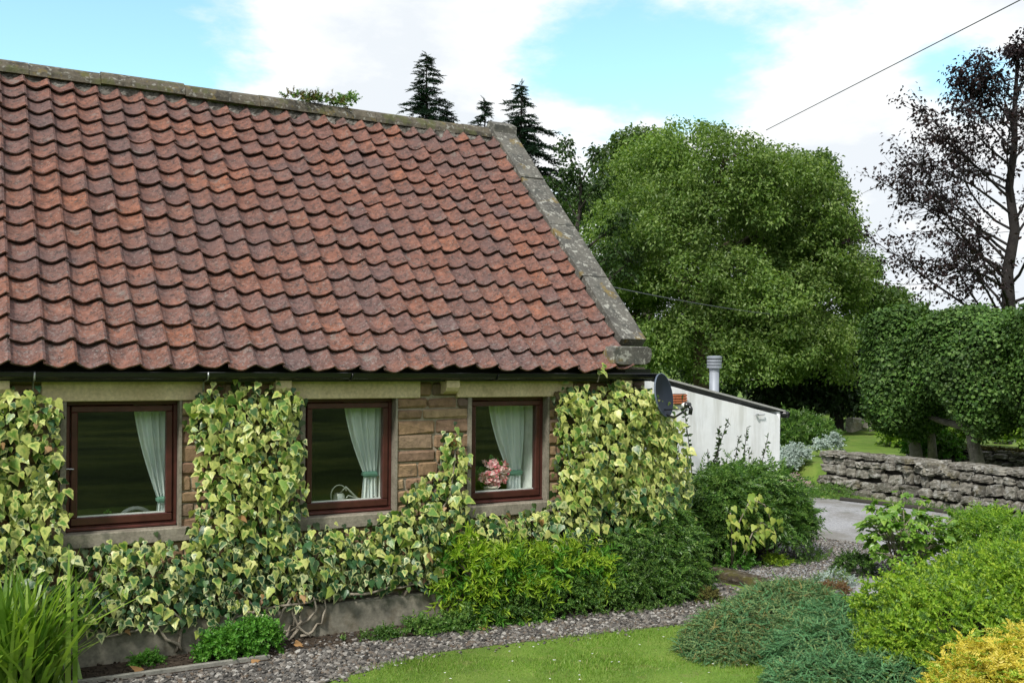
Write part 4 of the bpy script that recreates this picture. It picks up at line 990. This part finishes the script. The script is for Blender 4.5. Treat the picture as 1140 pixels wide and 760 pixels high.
shrub('broad_shrub', 'wide dark green shrub spreading in front of the whitewashed wall', 'shrub', [((8.75, .55, .75), (.62, .5, .62)), ((9.25, .45, .85), (.62, .5, .48)), ((9.55, .40, .66), (.40, .4, .34)), ((8.5, .6, .45), (.45, .45, .5)), ((9.2, .3, .55), (.6, .42, .38)), ((9.7, .35, .52), (.28, .28, .24)), ((8.55, .35, .9), (.35, .3, .4))], 5200, SP_W, .21, [MT['coton2'], MT['coton']], (9.1, .5, .1), inner=.5, lower=-.45, upw=.2)
# leafless-looking upright twigs against the white wall
T = thing('twiggy_shrub', 'sparse upright twigs with tiny leaves against the white wall', 'shrub', (8.7, .85, .1)); mb = MB(); lv = Leaves()
for (x0, x1, h) in ((8.55, 8.2, 2.05), (8.6, 8.85, 1.45), (8.75, 8.85, 1.65), (8.9, 9.2, 1.5), (9.1, 9.35, 1.62), (8.5, 8.0, 1.6), (9.3, 9.4, 1.35), (8.65, 8.65, 1.35), (8.4, 9.0, 1.75), (9.3, 9.75, 1.5)):
    h += .18; pts = [Vector((x0+(x1-x0)*t, .85+.05*math.sin(t*3+x0), .4+(h-.4)*t+.06*math.sin(t*3))) for t in np.linspace(0, 1, 7)]
    mb.tube([Vector((8.7, .85, .1))]+pts, [.012]+list(np.linspace(.010, .004, 7)), 5)
    n = int((h-.4)*42); t = rng.random(n); P = np.array([pts[min(int(q*6), 5)].lerp(pts[min(int(q*6), 5)+1], q*6-min(int(q*6), 5)) for q in t])
    lv.put(LEAF, P, frames(rdir(n), rdir(n)+np.array((0, 0, .4))), rng.uniform(.04, .08, n))
mb.build('stem', MT['darkbark'], T, smooth=True); lv.build('foliage', MT['darktree'], T)
T = thing('pale_leaved_plant', 'arching stem of large yellow-green leaves in front of the broad shrub', 'plant', (8.75, -.1, .1)); lv = Leaves(); mb = MB()
for pts in ([(8.4, .05, .15), (8.42, -.05, .7), (8.55, -.12, 1.0), (8.75, -.15, .92), (8.95, -.15, .55)], [(8.4, .05, .15), (8.28, -.08, .65), (8.22, -.12, .85)], [(8.45, 0, .15), (8.6, -.12, .6), (8.8, -.15, .55)], [(8.5, 0, .15), (8.75, -.1, .7), (8.85, -.15, .62)]):
    pv = [Vector(p) for p in pts]; mb.tube(pv, .008, 5)
    k = 22; t = rng.uniform(.3, 1, k)*(len(pv)-1); P = np.array([pv[min(int(q), len(pv)-2)].lerp(pv[min(int(q), len(pv)-2)+1], q-min(int(q), len(pv)-2)) for q in t])+rng.normal(size=(k, 3))*.07
    lv.put(IVY, P, frames(np.tile((-.2, -1, .35), (k, 1))+rdir(k)*.5, np.tile((0, -.2, -1), (k, 1))+rdir(k)*.5), rng.uniform(.06, .115, k))
lv.build('foliage', [MT['pale']], T); mb.build('stem', MT['stem'], T, smooth=True)
# little weeds along the foot of the wall
for k, (x, y, s, lab, mt) in enumerate(((1.42, -.30, .8, 'small bright green weed beside the bare concrete plinth at the left', 'geran'), (3.95, -.50, 1.2, 'feathery pale green tuft at the gravel edge under the second window', 'coton2'), (3.55, -.50, .8, 'low dark green tuft in the soil left of the feathery tuft', 'coton'), (4.35, -.55, 1.25, 'grassy weed tuft at the foot of the lime shrub', 'coton2'), (7.35, -.72, .9, 'small weed patch at the end of the gravel strip', 'moss'), (9.1, .0, 1.0, 'yellow-green weed at the edge of the path under the broad shrub', 'euph'), (8.55, .1, 1.4, 'leafy green weed behind the mossy step', 'geran'))):
    shrub('weed', lab, 'weed', [((x, y, height(x, y)+.03*s), (.14*s, .10*s, .10*s))], 110, SP_S, .10*s, [MT[mt]], (x, y, float(height(x, y))), stems=False, lower=0, group=None)
T = thing('bare_twig', 'dead leafless twig standing in the bed in front of the plinth', 'twig', (1.86, -.38, 0)); mb = MB()
for a in ((.02, .17), (-.05, .13), (.06, .14), (0, .2)): mb.tube([(1.86, -.38, 0), (1.86+a[0]*.5, -.38, a[1]*.5), (1.86+a[0], -.38, a[1])], [.008, .006, .003], 5)
mb.build('stem', MT['darkbark'], T)
mb = MB(); mb.box(.75, 2.42, -.625, -.585, -.05, .045, 0, .006, rot=Matrix.Rotation(math.radians(-.6), 3, 'Z')); ed = mb.build('edging_board', MT['timber']); tag(ed, 'weathered grey timber edging board between the bed and the gravel', 'edging board')
for x, y, z, lab in ((1.35, -.50, .02, 'curled brown dead leaf on the soil beside the strap-leaved clump'), (2.3, -.62, .025, 'brown dead leaf at the end of the edging board'), (2.75, -.42, .025, 'brown dead leaf at the foot of the bare ivy stems'), (4.55, -.68, .03, 'yellowish dead leaf on the gravel under the lime shrub'), (9.25, -.05, .125, 'fallen yellow leaf at the path edge under the broad shrub')):
    lv = Leaves(); lv.put(IVY, np.array([(x, y, z)]), frames(np.array([(.2, -.4, 1.)]), rdir(1)), .11); tag(lv.build('fallen_leaf', MT['deadleaf' if x < 9 else 'pale'], edge=True), lab, 'leaf', 'fallen leaves')
lv = Leaves()
def cover(pts, n, sd, sz, mi):
    pe = np.array(pts, float); ti = rng.random(n)*(len(pe)-1.001); pi = ti.astype(int); P2 = pe[pi]+(pe[pi+1]-pe[pi])*(ti-pi)[:, None]
    clump = .5+.5*np.sin(ti*7.3)*np.sin(ti*3.1+1); P2 = P2[rng.random(n) < clump]+0; P2 += rng.normal(size=P2.shape)*sd
    P = np.column_stack([P2, height(P2[:, 0], P2[:, 1])+.01]); k = rng.integers(0, 3, len(P)); tp = unit(np.column_stack([rng.normal(size=(len(P), 2))*.6, np.ones(len(P))]))
    for q in range(3): lv.put(SP_S[q], P[k == q], frames(rdir((k == q).sum()), tp[k == q]), sz*rng.uniform(.5, 1.3, (k == q).sum()), mi)
cover([(3.3, -.42), (4.2, -.50), (5.2, -.58), (6.2, -.70), (7.0, -.74)], 620, .06, .085, 0)
cover([(4.0, -.45), (4.7, -.55), (5.4, -.6)], 420, .07, .10, 1)
cover([(8.5, .35), (9.2, -.02), (9.9, .02), (10.3, .5)], 420, .09, .08, 0)
cover([(14.2, 4.6), (15.0, 3.6), (15.2, 2), (15.3, 0)], 500, .12, .10, 0)
cover([(7.2, -.85), (7.7, -1.2), (8.3, -1.1), (9.2, -1.0)], 260, .09, .07, 0)
cover([(12.9, 5.5), (14.0, 5.3), (14.7, 4.6)], 260, .12, .10, 1)
cover([(14.2, 6.2), (15.0, 6.6), (15.4, 7.2), (15.8, 8.0)], 900, .35, .12, 0)
cover([(13.5, 6.0), (14.6, 7.2), (15.6, 6.0)], 500, .3, .12, 1)
tag(lv.build('ground_cover', [MT['coton2'], MT['geran']]), kind='stuff')
# mossy step
mb = MB(); mb.box(8.02, 8.36, -.62, .80, -.08, .135, 0, .04, rot=Matrix.Rotation(math.radians(8), 3, 'Z')); mb.v[-1] += rng.normal(size=mb.v[-1].shape)*.012
tag(mb.build('step_stone', MT['stepstone']), 'long mossy brown stone step between the gravel strip and the path', 'step')
mb = MB(); mb.tube([(14.55, 3.9, .13), (14.75, 3.2, .13), (14.95, 2.4, .13), (15.0, 1.6, .13)], .045, 8); tag(mb.build('path_edging', MT['dark'], smooth=True), 'dark round edging rail along the far side of the path below the dry stone wall', 'edging')

# ------------------------------------------------------------------ foreground shrubs on the right
shrub('creeping_juniper', 'blue-green creeping juniper mound spilling onto the lawn', 'shrub', [((6.75, -2.20, .05), (.85, .55, .30)), ((7.30, -1.95, .08), (.7, .5, .34)), ((6.3, -2.35, .0), (.6, .45, .20)), ((7.6, -1.75, .10), (.6, .45, .30)), ((6.85, -2.55, .05), (.6, .4, .26))], 15000, SP_K, .10, [MT['juniper']]*6+[MT['juniperb']]*3+[MT['jbrown']], (7.0, -2.2, 0), inner=.8, lower=-.1, outw=.9, upw=-.2, jit=.34)
shrub('creeping_juniper', 'brighter green feathery juniper at the foot of the golden-green shrub', 'shrub', [((6.75, -3.05, .06), (.62, .5, .32)), ((7.25, -2.75, .12), (.55, .45, .34)), ((6.3, -3.5, .02), (.6, .45, .26)), ((6.6, -3.9, .05), (.5, .4, .28))], 12000, SP_K, .10, [MT['juniperb'], MT['juniper']], (6.9, -3.0, 0), inner=.8, lower=-.1, outw=.9, upw=-.2, jit=.34, mprob=.2)
shrub('spirea', 'large golden-green mounded shrub at the right behind the yellow shrub', 'shrub', [((7.7, -3.5, 0.35), (.85, .7, 0.53)), ((8.4, -3.75, 0.48), (.9, .8, 0.56)), ((7.3, -4.0, 0.35), (.7, .7, 0.51)), ((9.1, -3.6, 0.51), (.9, .8, 0.49)), ((8.2, -4.4, 0.56), (.9, .8, 0.54)), ((7.0, -3.75, 0.20), (.45, .5, 0.36)), ((9.2, -2.9, 0.35), (.6, .6, 0.42))], 9500, SP_S, .125, [MT['spirea'], MT['spirea'], MT['spirea'], MT['euph'], MT['euph'], MT['coton2']], (8.0, -3.8, 0), inner=.62, lower=-.3, outw=.55, upw=.75, jit=.35)
shrub('golden_shrub', 'bright yellow feathery shrub in the bottom right corner', 'shrub', [((6.02, -5.1, 0.43), (.36, .36, .40)), ((6.32, -5.3, 0.50), (.36, .4, .36)), ((5.77, -5.1, 0.30), (.26, .3, .32)), ((6.57, -5.1, 0.48), (.36, .4, .36)), ((6.07, -5.5, 0.33), (.4, .4, .42))], 3600, SP_W, .12, [MT['yellow'], MT['yellow'], MT['yellow'], MT['euph']], (6.1, -5.2, .1), inner=.6, lower=-.4, outw=.7, upw=.55, jit=.4)
# lobed-leaf herbaceous plant
T = thing('lobed_leaf_plant', 'tall herbaceous plant with jagged green leaves behind the golden-green shrub', 'plant', (10.0, -1.25, .1)); mb = MB(); lv = Leaves()
LOB = []
for a in (-1.25, -.65, 0, .65, 1.25):
    c, s = math.cos(a), math.sin(a); v = BROAD[0]*np.array((.62, 1-.25*abs(a), 1)); LOB.append(np.column_stack([v[:, 0]*c+v[:, 1]*s, -v[:, 0]*s+v[:, 1]*c, v[:, 2]]))
LOBT = (np.concatenate(LOB), np.concatenate([BROAD[1]+i*6 for i in range(5)]))
for k in range(95):
    a = rng.random()*6.28; rr = rng.random()**.5; e = Vector((10.0+rr*.62*math.cos(a), -1.25+rr*.45*math.sin(a), .1+rng.uniform(.35, 1.14)*(1-.35*rr)))
    b0 = Vector((10.0+rng.normal()*.1, -1.25+rng.normal()*.1, .1)); mid = b0.lerp(e, .55)+Vector((0, 0, .12)); mb.tube([b0, mid, e], [.007, .006, .004], 5)
    for j in range(3):
        p = e.lerp(mid, .22*j)+Vector(rng.normal(size=3)*.04); out = np.array((math.cos(a+rng.normal()*.7), math.sin(a+rng.normal()*.7), -.15+rng.normal()*.2))
        lv.put(LOBT, np.array([p]), frames(np.array([(0, 0, 1.)])+rng.normal(size=(1, 3))*.35+out*.2, out[None]), rng.uniform(.085, .155))
mb.build('stem', MT['stem'], T, smooth=True); lv.build('foliage', MT['peony'], T)
shrub('seed_head_plant', 'pale feathery perennial between the jagged-leaved plant and the stone wall', 'plant', [((10.9, -1.7, .48), (.5, .45, .42)), ((11.5, -1.9, .42), (.5, .45, .38))], 1100, SP_E, .19, [MT['spirea'], MT['peony']], (11.1, -1.8, .1), outw=.4, upw=1.0)
shrub('dark_shrub', 'small round dark shrub at the edge of the path beside the jagged-leaved plant', 'shrub', [((9.55, -.85, .2), (.25, .2, .16))], 300, SP_S, .09, [MT['darktree'], MT['coton']], (9.55, -.85, .1), stems=False)
shrub('sedum', 'rusty red low sedum mat between the juniper and the dark shrub', 'plant', [((8.6, -1.40, .12), (.22, .15, .09)), ((8.2, -1.2, .12), (.12, .1, .06))], 260, SP_S, .07, [MT['sedum']], (8.5, -1.4, .05), stems=False)
shrub('sedum', 'grey-green low mat beside the rusty sedum', 'plant', [((8.9, -1.15, .14), (.28, .2, .12)), ((7.9, -1.45, .14), (.35, .2, .14))], 420, SP_S, .08, [MT['silver'], MT['juniper']], (8.9, -1.15, .1), stems=False)

# ------------------------------------------------------------------ dry stone wall and garden beyond the path
def rock(sub=3, seed=0):
    r = np.random.default_rng(seed); n = sub; V = []; F = []
    g_ = np.linspace(-1, 1, n+1); idx = {}
    def vid(p):
        k = tuple(np.round(p, 4))
        if k not in idx: idx[k] = len(V); V.append(p)
        return idx[k]
    for ax_ in range(3):
        for sg in (-1, 1):
            for i in range(n):
                for j in range(n):
                    q = []
                    for a, b in ((i, j), (i+1, j), (i+1, j+1), (i, j+1)):
                        p = [0, 0, 0]; p[ax_] = sg; p[(ax_+1) % 3] = g_[a]; p[(ax_+2) % 3] = g_[b]; q.append(vid(tuple(p)))
                    F.append(q if sg > 0 else q[::-1])
    V = np.array(V, float); ln = (np.abs(V)**7).sum(1)**(1/7); V = V/ln[:, None]
    V *= (1+r.normal(size=(len(V), 1))*.05); V += r.normal(size=V.shape)*.045; V[:, 2] += V[:, 0]*r.normal()*.09; V[:, 0] += V[:, 2]*r.normal()*.12
    return V, np.array(F)
ROCKS = [rock(4, s) for s in range(8)]
def drywall(name, label, p0, p1, h, thick, mosst, cs=.15):
    T = thing(name, label, 'wall', (p0[0], p0[1], p0[2])); lv = Leaves(); a = np.array(p0); b = np.array(p1); ln = np.linalg.norm((b-a)[:2]); dx = (b-a)/ln; nrm = np.array((-dx[1], dx[0], 0))
    for side in (-1, 1):
        z = 0; row = 0
        while z < h-.03:
            ch = min(cs*rng.uniform(.75, 1.3), h-z)
            if h-z-ch < .07: ch = h-z
            x = -.03
            cap = z+ch >= h-.02
            while x < ln:
                l = (.15+.26*rng.random()**1.1)*(1.35 if cap else 1); l = min(l, ln-x+.04); hh = ch*rng.uniform(.8, 1.08)
                c = a+dx*(x+l/2)+nrm*side*(thick/2-.10-.06*z/h)+np.array((0, 0, z+ch/2+rng.normal()*.018))
                k = rng.integers(0, 8); Rm = np.stack([dx, nrm*side, np.array((0, 0, 1.))], 1)@np.array(Matrix.Rotation(rng.normal()*.05, 3, 'Y'))
                S = np.array((l/2*.94, (.12+rng.random()*.12), hh/2*.93))
                tv = ROCKS[k][0]*S; lv.put((tv, ROCKS[k][1]), c[None], Rm[None], 1.0)
                x += l+.004
            z += ch
    mbc = MB()
    st = lv.build('stones', MT['drystone'], T, smooth=False)
    q = [a+nrm*thick*.2, a-nrm*thick*.2, b-nrm*thick*.2, b+nrm*thick*.2]
    V = [tuple(p) for p in q]+[(p[0], p[1], p[2]+h-.06) for p in q]; mbc.add(V, [(0, 1, 2, 3), (4, 7, 6, 5), (0, 4, 5, 1), (1, 5, 6, 2), (2, 6, 7, 3), (3, 7, 4, 0)]); mbc.build('core', MT['dark'], T)
    if mosst:
        lv = Leaves(); n = int(ln*mosst); t = rng.random(n)*ln; P = a+dx*t[:, None]+nrm*(rng.normal(size=(n, 1))*thick*.22)+np.array((0, 0, h+.02)); lv.put(LEAF, P, frames(rdir(n)+np.array((0, 0, 1)), rdir(n)), rng.uniform(.04, .09, n)); lv.build('moss', MT['moss'], T)
    return T
drywall('dry_stone_wall', 'grey dry stone wall running along the far side of the path', (15.72, 5.25, -.02), (15.72, -3.5, -.02), .95, .5, 0, .20)
drywall('dry_stone_wall', 'low mossy stone wall behind the trunks of the clipped trees', (18.9, 5.7, .48), (18.9, -1.5, .48), .44, .4, 1300, .13)
# clipped trees behind the wall
def clipped(label, y0, y1, trunk, extra=()):
    T = thing('clipped_tree', label, 'tree', (trunk[0], trunk[1], .8), 'clipped trees behind the dry stone wall'); mb = MB()
    tz = 2.0
    mb.tube([(trunk[0], trunk[1], .4), (trunk[0]+.02, trunk[1], .85), (trunk[0], trunk[1]+.10, 1.3), (trunk[0]+.05, trunk[1]+.16, 1.7), (trunk[0], trunk[1], 2.6)], [.16, .13, .11, .09, .06], 9)
    for e in extra: mb.tube(e, list(np.linspace(.10, .05, len(e))), 8)
    for k in range(9):
        e = Vector((trunk[0]+rng.uniform(-.8, .8), rng.uniform(y0+.3, y1-.3), rng.uniform(2.0, 3.2))); s0 = Vector((trunk[0], trunk[1], 1.75+.05*k)); mb.tube([s0, s0.lerp(e, .5)+Vector((0, 0, .1)), e], [.06, .04, .02], 6)
    mb.build('trunk', MT['barkpale'], T, smooth=True)
    lv = Leaves(); n = 38000
    x0, x1, zb, zt = 16.05, 18.1, 1.55, 3.80
    cx, cy_, cz = (x0+x1)/2, (y0+y1)/2, (zb+zt)/2; hx, hy, hz = (x1-x0)/2, (y1-y0)/2, (zt-zb)/2
    d = rdir(n); q = np.abs(d); sup = (q**4).sum(1)**(1/4); P = d/sup[:, None]
    rad = .70+.30*rng.random(n)**.6
    P = P*rad[:, None]
    W_ = P*np.array((hx, hy, hz))+np.array((cx, cy_, cz))
    bump = 1+.035*np.sin(W_[:, 1]*2.3+W_[:, 2]*2.9+np.sin(W_[:, 1]*1.3))+.03*np.sin(W_[:, 1]*8.1-W_[:, 2]*6.3+W_[:, 0]*3)+.05*np.sin(W_[:, 1]*4.3+W_[:, 2]*5.1+2*np.sin(W_[:, 0]*2))
    W_ = P*np.array((hx, hy*1.06, hz))*bump[:, None]+np.array((cx, cy_, cz)); W_ += rdir(n)*.10*(rng.random((n, 1)) < .25)
    zl = 1.28+.62*np.exp(-((W_[:, 1]-3.3)/.5)**2)+.45*np.exp(-((W_[:, 1]-1.9)/.3)**2); W_[:, 2] = zt+(W_[:, 2]-zt)*(zt-zl)/(zt-zb)
    nr = unit(d*.8+np.array((0, 0, .5))+rng.normal(size=d.shape)*.5); lv.put(BROAD, W_, frames(nr, rdir(n)+np.array((0, 0, -.4))+d*.3), rng.uniform(.04, .088, n))
    lv.build('crown', MT['hedge'], T)
clipped('clipped tree at the near end of its row, trunk beyond the picture edge', -1.2, 1.95, (17.1, 1.45))
clipped('clipped tree with a thick grey trunk forking low over the dry stone wall', 1.75, 4.1, (16.9, 2.72), ([(16.9, 2.72, 1.25), (16.92, 3.0, 1.5), (16.9, 3.5, 1.58), (16.9, 4.0, 1.72)], [(16.9, 2.72, 1.3), (16.85, 2.5, 1.7), (16.8, 2.2, 2.0)]))
clipped('clipped tree at the far end of its row, beside the small lawn', 3.9, 4.95, (17.35, 4.45), ([(17.5, 4.15, .7), (17.5, 4.2, 1.3), (17.4, 4.3, 1.9)], ))
# planting in the garden beyond
shrub('garden_shrub', 'olive green garden shrub by the small lawn beyond the path', 'shrub', [((19.5, 10.2, .95), (.95, .9, .62)), ((18.6, 10.6, .85), (.8, .8, .5)), ((20.3, 9.9, .9), (.5, .5, .42))], 1500, SP_E, .34, [MT['coton2'], MT['coton']], (19.5, 10.3, .8))
shrub('silver_plant', 'silvery grey-leaved plant at the end of the dry stone wall', 'plant', [((15.5, 6.5, .55), (.42, .4, .26)), ((15.9, 6.4, .68), (.3, .3, .22))], 700, SP_L, .12, [MT['silver']], (15.5, 6.3, .2), stems=False)
shrub('silver_plant', 'small upright silvery plant by the edge of the lawn', 'plant', [((17.6, 6.9, 1.05), (.16, .16, .25)), ((17.2, 6.9, 1.0), (.12, .12, .22))], 160, SP_L, .14, [MT['silver']], (17.5, 6.9, .8), stems=False)
shrub('pink_flowers', 'low drift of pale pink flowers beside the path end', 'flowers', [((14.95, 5.6, .16), (.55, .4, .14)), ((14.5, 5.8, .14), (.4, .3, .12)), ((15.2, 6.1, .25), (.45, .3, .12))], 700, SP_S, .10, [MT['pink'], MT['coton2']], (14.8, 5.6, .1), stems=False, mprob=.35)
shrub('low_plant', 'low green mat at the foot of the wall end', 'plant', [((15.05, 4.55, .14), (.35, .45, .15)), ((14.6, 5.0, .12), (.3, .3, .12))], 380, SP_S, .10, [MT['coton2']], (15.0, 4.6, .1), stems=False)
shrub('low_plant', 'yellow-green mat creeping over the bed behind the pink flowers', 'plant', [((15.1, 7.4, .5), (.7, .6, .2)), ((14.0, 7.0, .35), (.9, .6, .25))], 700, SP_S, .15, [MT['euph'], MT['moss']], (14.8, 7.2, .35), stems=False)
shrub('garden_shrub', 'light green shrub just behind the right end of the white outbuilding', 'shrub', [((14.6, 8.4, .75), (.5, .6, .48)), ((13.5, 8.6, .7), (.6, .6, .4))], 800, SP_E, .3, [MT['euph'], MT['coton2']], (14, 8.4, .4))
shrub('garden_shrub', 'bright yellow-green bush below the far end of the clipped trees', 'shrub', [((22.2, 8.3, 1.35), (.8, .8, .7)), ((21.5, 8.0, 1.1), (.5, .5, .5))], 900, SP_L, .3, [MT['bright']], (22, 8.2, .8))
shrub('garden_shrub', 'glossy mid green bush beside the far trunk of the clipped trees', 'shrub', [((18.3, 5.0, 1.15), (.35, .4, .4)), ((18.3, 4.6, 1.1), (.35, .4, .4))], 500, SP_L, .2, [MT['geran'], MT['hedge']], (18.3, 4.8, .8))
shrub('garden_shrub', 'sunlit leafy bush seen through the trunks of the clipped trees', 'shrub', [((22.8, 6.4, 1.35), (.8, 1.2, .85)), ((22.8, 4.8, 1.4), (.8, 1.3, .9)), ((22.6, 3.2, 1.4), (.8, 1.2, .9)), ((23.0, 7.6, 1.4), (.6, .7, .6))], 3000, SP_L, .28, [MT['bright'], MT['backtree']], (22.8, 5, .8))
mb = MB()
for k in range(9): 
    c = (23.5+k*.42, 11.6-k*.28); mb.box(c[0], c[0]+.45, c[1], c[1]+.3, .7, 1.0+.1*rng.random(), 0, .05); mb.v[-1] += rng.normal(size=mb.v[-1].shape)*.03
tag(mb.build('stone_border', MT['drystone']), 'low stone border at the far end of the small lawn', 'stone border')

# ------------------------------------------------------------------ trees
def ell(c, r): return (np.array(c, float), np.array(r, float))
reseed('crown of the huge tree'); bc = np.array((19.9, 14.0, 5.5)); lumps = [ell(bc+np.array((0, 0, -.1)), (2.8, 2.7, 2.8))]
for k in range(16):
    a = k*.393; lumps.append(ell((19.9+3.3*math.cos(a), 14.0+3.1*math.sin(a), 3.0+.5*math.sin(k*2.1)), (1.15, 1.15, .9)))
for k in range(92):
    d = rdir(1)[0]
    if d[2] < -.75: d[2] *= -.5; d = d/np.linalg.norm(d)
    c = bc+d*np.array((3.65, 3.5, 3.6))*rng.uniform(.82, 1.12); r = rng.uniform(.62, 1.35); lumps.append(ell(c, (r, r, r*.74)))
for c in ((22.93, 12.74, 5.87), (22.58, 12.93, 6.99), (23.49, 12.43, 6.71), (23.83, 12.23, 5.45), (23.2, 12.56, 4.45), (22.3, 12.5, 2.9), (21.8, 12.8, 3.6), (23.1, 12.1, 4.7), (16.5, 15.9, 4.4), (17.0, 15.6, 3.2), (18.1, 14.9, 3.0), (23.2, 12.3, 3.6)): lumps.append(ell(c, (1.0, 1.0, .75)))
lump_tree('broadleaf_tree', 'huge rounded pale green tree behind the white outbuilding', (19.9, 14.1, .75), 4.6, .42, lumps, 9800, 26, .31, .105, [MT['bigtree']], 'bark', inner=.5, lower=-.48, nlimb=26, power=1.8)
def cloud_lumps(c, R, k, r0, r1, zlo=-.6):
    L_ = []
    for i in range(k):
        d = rdir(1)[0]
        if d[2] < zlo: d[2] = -d[2]
        rr = rng.uniform(r0, r1); L_.append(ell(np.array(c)+d*np.array(R)*rng.uniform(.6, 1.0), (rr, rr, rr*.75)))
    return L_
lump_tree('broadleaf_tree', 'darker green tree showing above the left shoulder of the huge rounded tree', (23.0, 21.7, .8), 7, .35, cloud_lumps((23.2, 21.6, 8.9), (2.3, 2.2, 2.3), 20, .7, 1.2), 2200, 20, .42, .15, [MT['backtree']], 'darkbark', inner=.4)
lump_tree('broadleaf_tree', 'darker green tree leaning out to the right behind the huge rounded tree', (28.6, 18.8, .8), 6, .35, cloud_lumps((28.6, 18.7, 8.2), (1.9, 1.8, 2.5), 22, .6, 1.0)+cloud_lumps((30.6, 17.3, 5.4), (1.2, 1.2, 1.6), 10, .5, .9), 1700, 16, .38, .14, [MT['backtree']], 'darkbark', inner=.4)
branch_tree('broadleaf_tree', 'dark round-topped open tree just behind the gable coping', (14.25, 12.6, .75), 7.0, .16, 3.6, lambda t: 2.0-1.2*t, 15, .24, 9, .12, [MT['darktree']], 'darkbark', elev=(12, 58), gap=.30, sub=5)
branch_tree('copper_beech', 'tall open copper beech with dark purple leaves behind the clipped trees', (25.0, 7.65, .8), 10.3, .24, 2.6, lambda t: 4.9*(1-t)**.6*(.65+.35*min(1, t*3+.3)), 36, .30, 9, .115, [MT['beech']], 'blackbark', lean=(.15, -.15), elev=(24, 62), gap=.56, sub=7, az=2.63, limbr=.22)
lump_tree('yew_tree', 'black-green yew in the shade at the right foot of the huge tree', (25.0, 13.6, .8), 1.5, .25, [ell((25.0, 13.6, 2.2), (1.5, 1.5, 1.5)), ell((24.7, 13.6, 3.1), (1.0, 1.0, .9)), ell((26.2, 12.9, 1.8), (1.1, 1.1, 1.1)), ell((23.6, 14.4, 1.7), (1.1, 1.1, 1.0))], 1500, 16, .35, .17, [MT['yew']], 'darkbark', inner=.5)
CG = 'spruces behind the ridge'
conifer('tallest of the spruces behind the ridge, left of the others', (18.5, 32.0, .8), 15.9, .27, 8.5, 3, CG)
conifer('small spruce tip touching the right side of the tallest spruce', (19.35, 31.6, .8), 13.4, .26, 8.5, 4, CG)
conifer('little leaning spruce tip between the tallest spruce and the gable', (20.9, 30.8, .8), 13.85, .24, 8.5, 5, CG)
conifer('broad dark spruce rising right behind the top of the gable coping', (22.3, 29.9, .8), 14.6, .36, 7, 6, CG)
shrub('ridge_plant', 'wild seedlings and moss growing on the ridge stones', 'plant', [((4.15, 3.15, 6.02), (.28, .08, .07)), ((3.8, 3.15, 6.03), (.2, .07, .06))], 130, SP_S, .12, [MT['moss'], MT['coton2']], (4.0, 3.15, 6.0), stems=False, lower=0)
shrub('ridge_plant', 'leafy sprig poking up behind the ridge stones', 'plant', [((4.5, 3.3, 6.08), (.14, .06, .12))], 40, SP_S, .13, [MT['coton2']], (4.5, 3.3, 6.0), stems=False, lower=0)
# far trees along the field, seen through gaps
for k, (x, y, s, lab) in enumerate(((34, 30, 1.0, 'far green tree in the field behind the huge tree, left'), (42, 26, 1.1, 'far green tree in the field to the right of the yew'), (46, 18, 1.0, 'far tree beyond the clipped trees'), (50, 10, 1.1, 'far tree behind the copper beech'), (40, 33, 1.2, 'far dark tree behind the darker leaning tree'), (27, 36, 1.0, 'far tree hidden low behind the huge tree'), (33, 22.5, .75, 'mid-distance green tree beside the yew'))):
    lump_tree('broadleaf_tree', lab, (x, y, .8), 3*s, .25, cloud_lumps((x, y, 3.4*s), (2.6*s, 2.6*s, 1.9*s), 12, 1.2*s, 1.8*s, -.9), 420, 14, .75, .36, [MT['backtree'] if k % 2 else MT['darktree']], 'darkbark', inner=.5, nlimb=6, lower=-.95, group='far trees beyond the garden')
# woodland edge on the skyline, and the tree belt up the bank behind the viewer (seen only in the window glass)
lv = Leaves(); a = rng.uniform(-1.0, 1.25, 2600); dd = rng.uniform(95, 130, 2600); P = np.column_stack([dd*np.sin(a+.5), dd*np.cos(a+.5), rng.random(2600)*6+1])
clump_leaves(lv, P, 1.6, 9, .9, 1, .8); tag(lv.build('far_wood', MT['darktree']), kind='stuff')
# ------------------------------------------------------------------ cables
def cable(label, p0, p1, sag, r):
    pts = [Vector(p0).lerp(Vector(p1), t)-Vector((0, 0, sag*4*t*(1-t))) for t in np.linspace(0, 1, 24)]
    mb = MB(); mb.tube(pts, r, 5); tag(mb.build('overhead_cable', MT['cable'], smooth=True), label, 'cable')
cable('thin overhead cable crossing the sky above the copper beech', (18.6, -1.1, 10.75), (25.6, 17.6, 11.2), .0, .0145)
cable('thin slack cable running across the huge tree from the cottage gable', (7.05, 2.6, 3.95), (22.65, 12.41, 4.1), .12, .009)
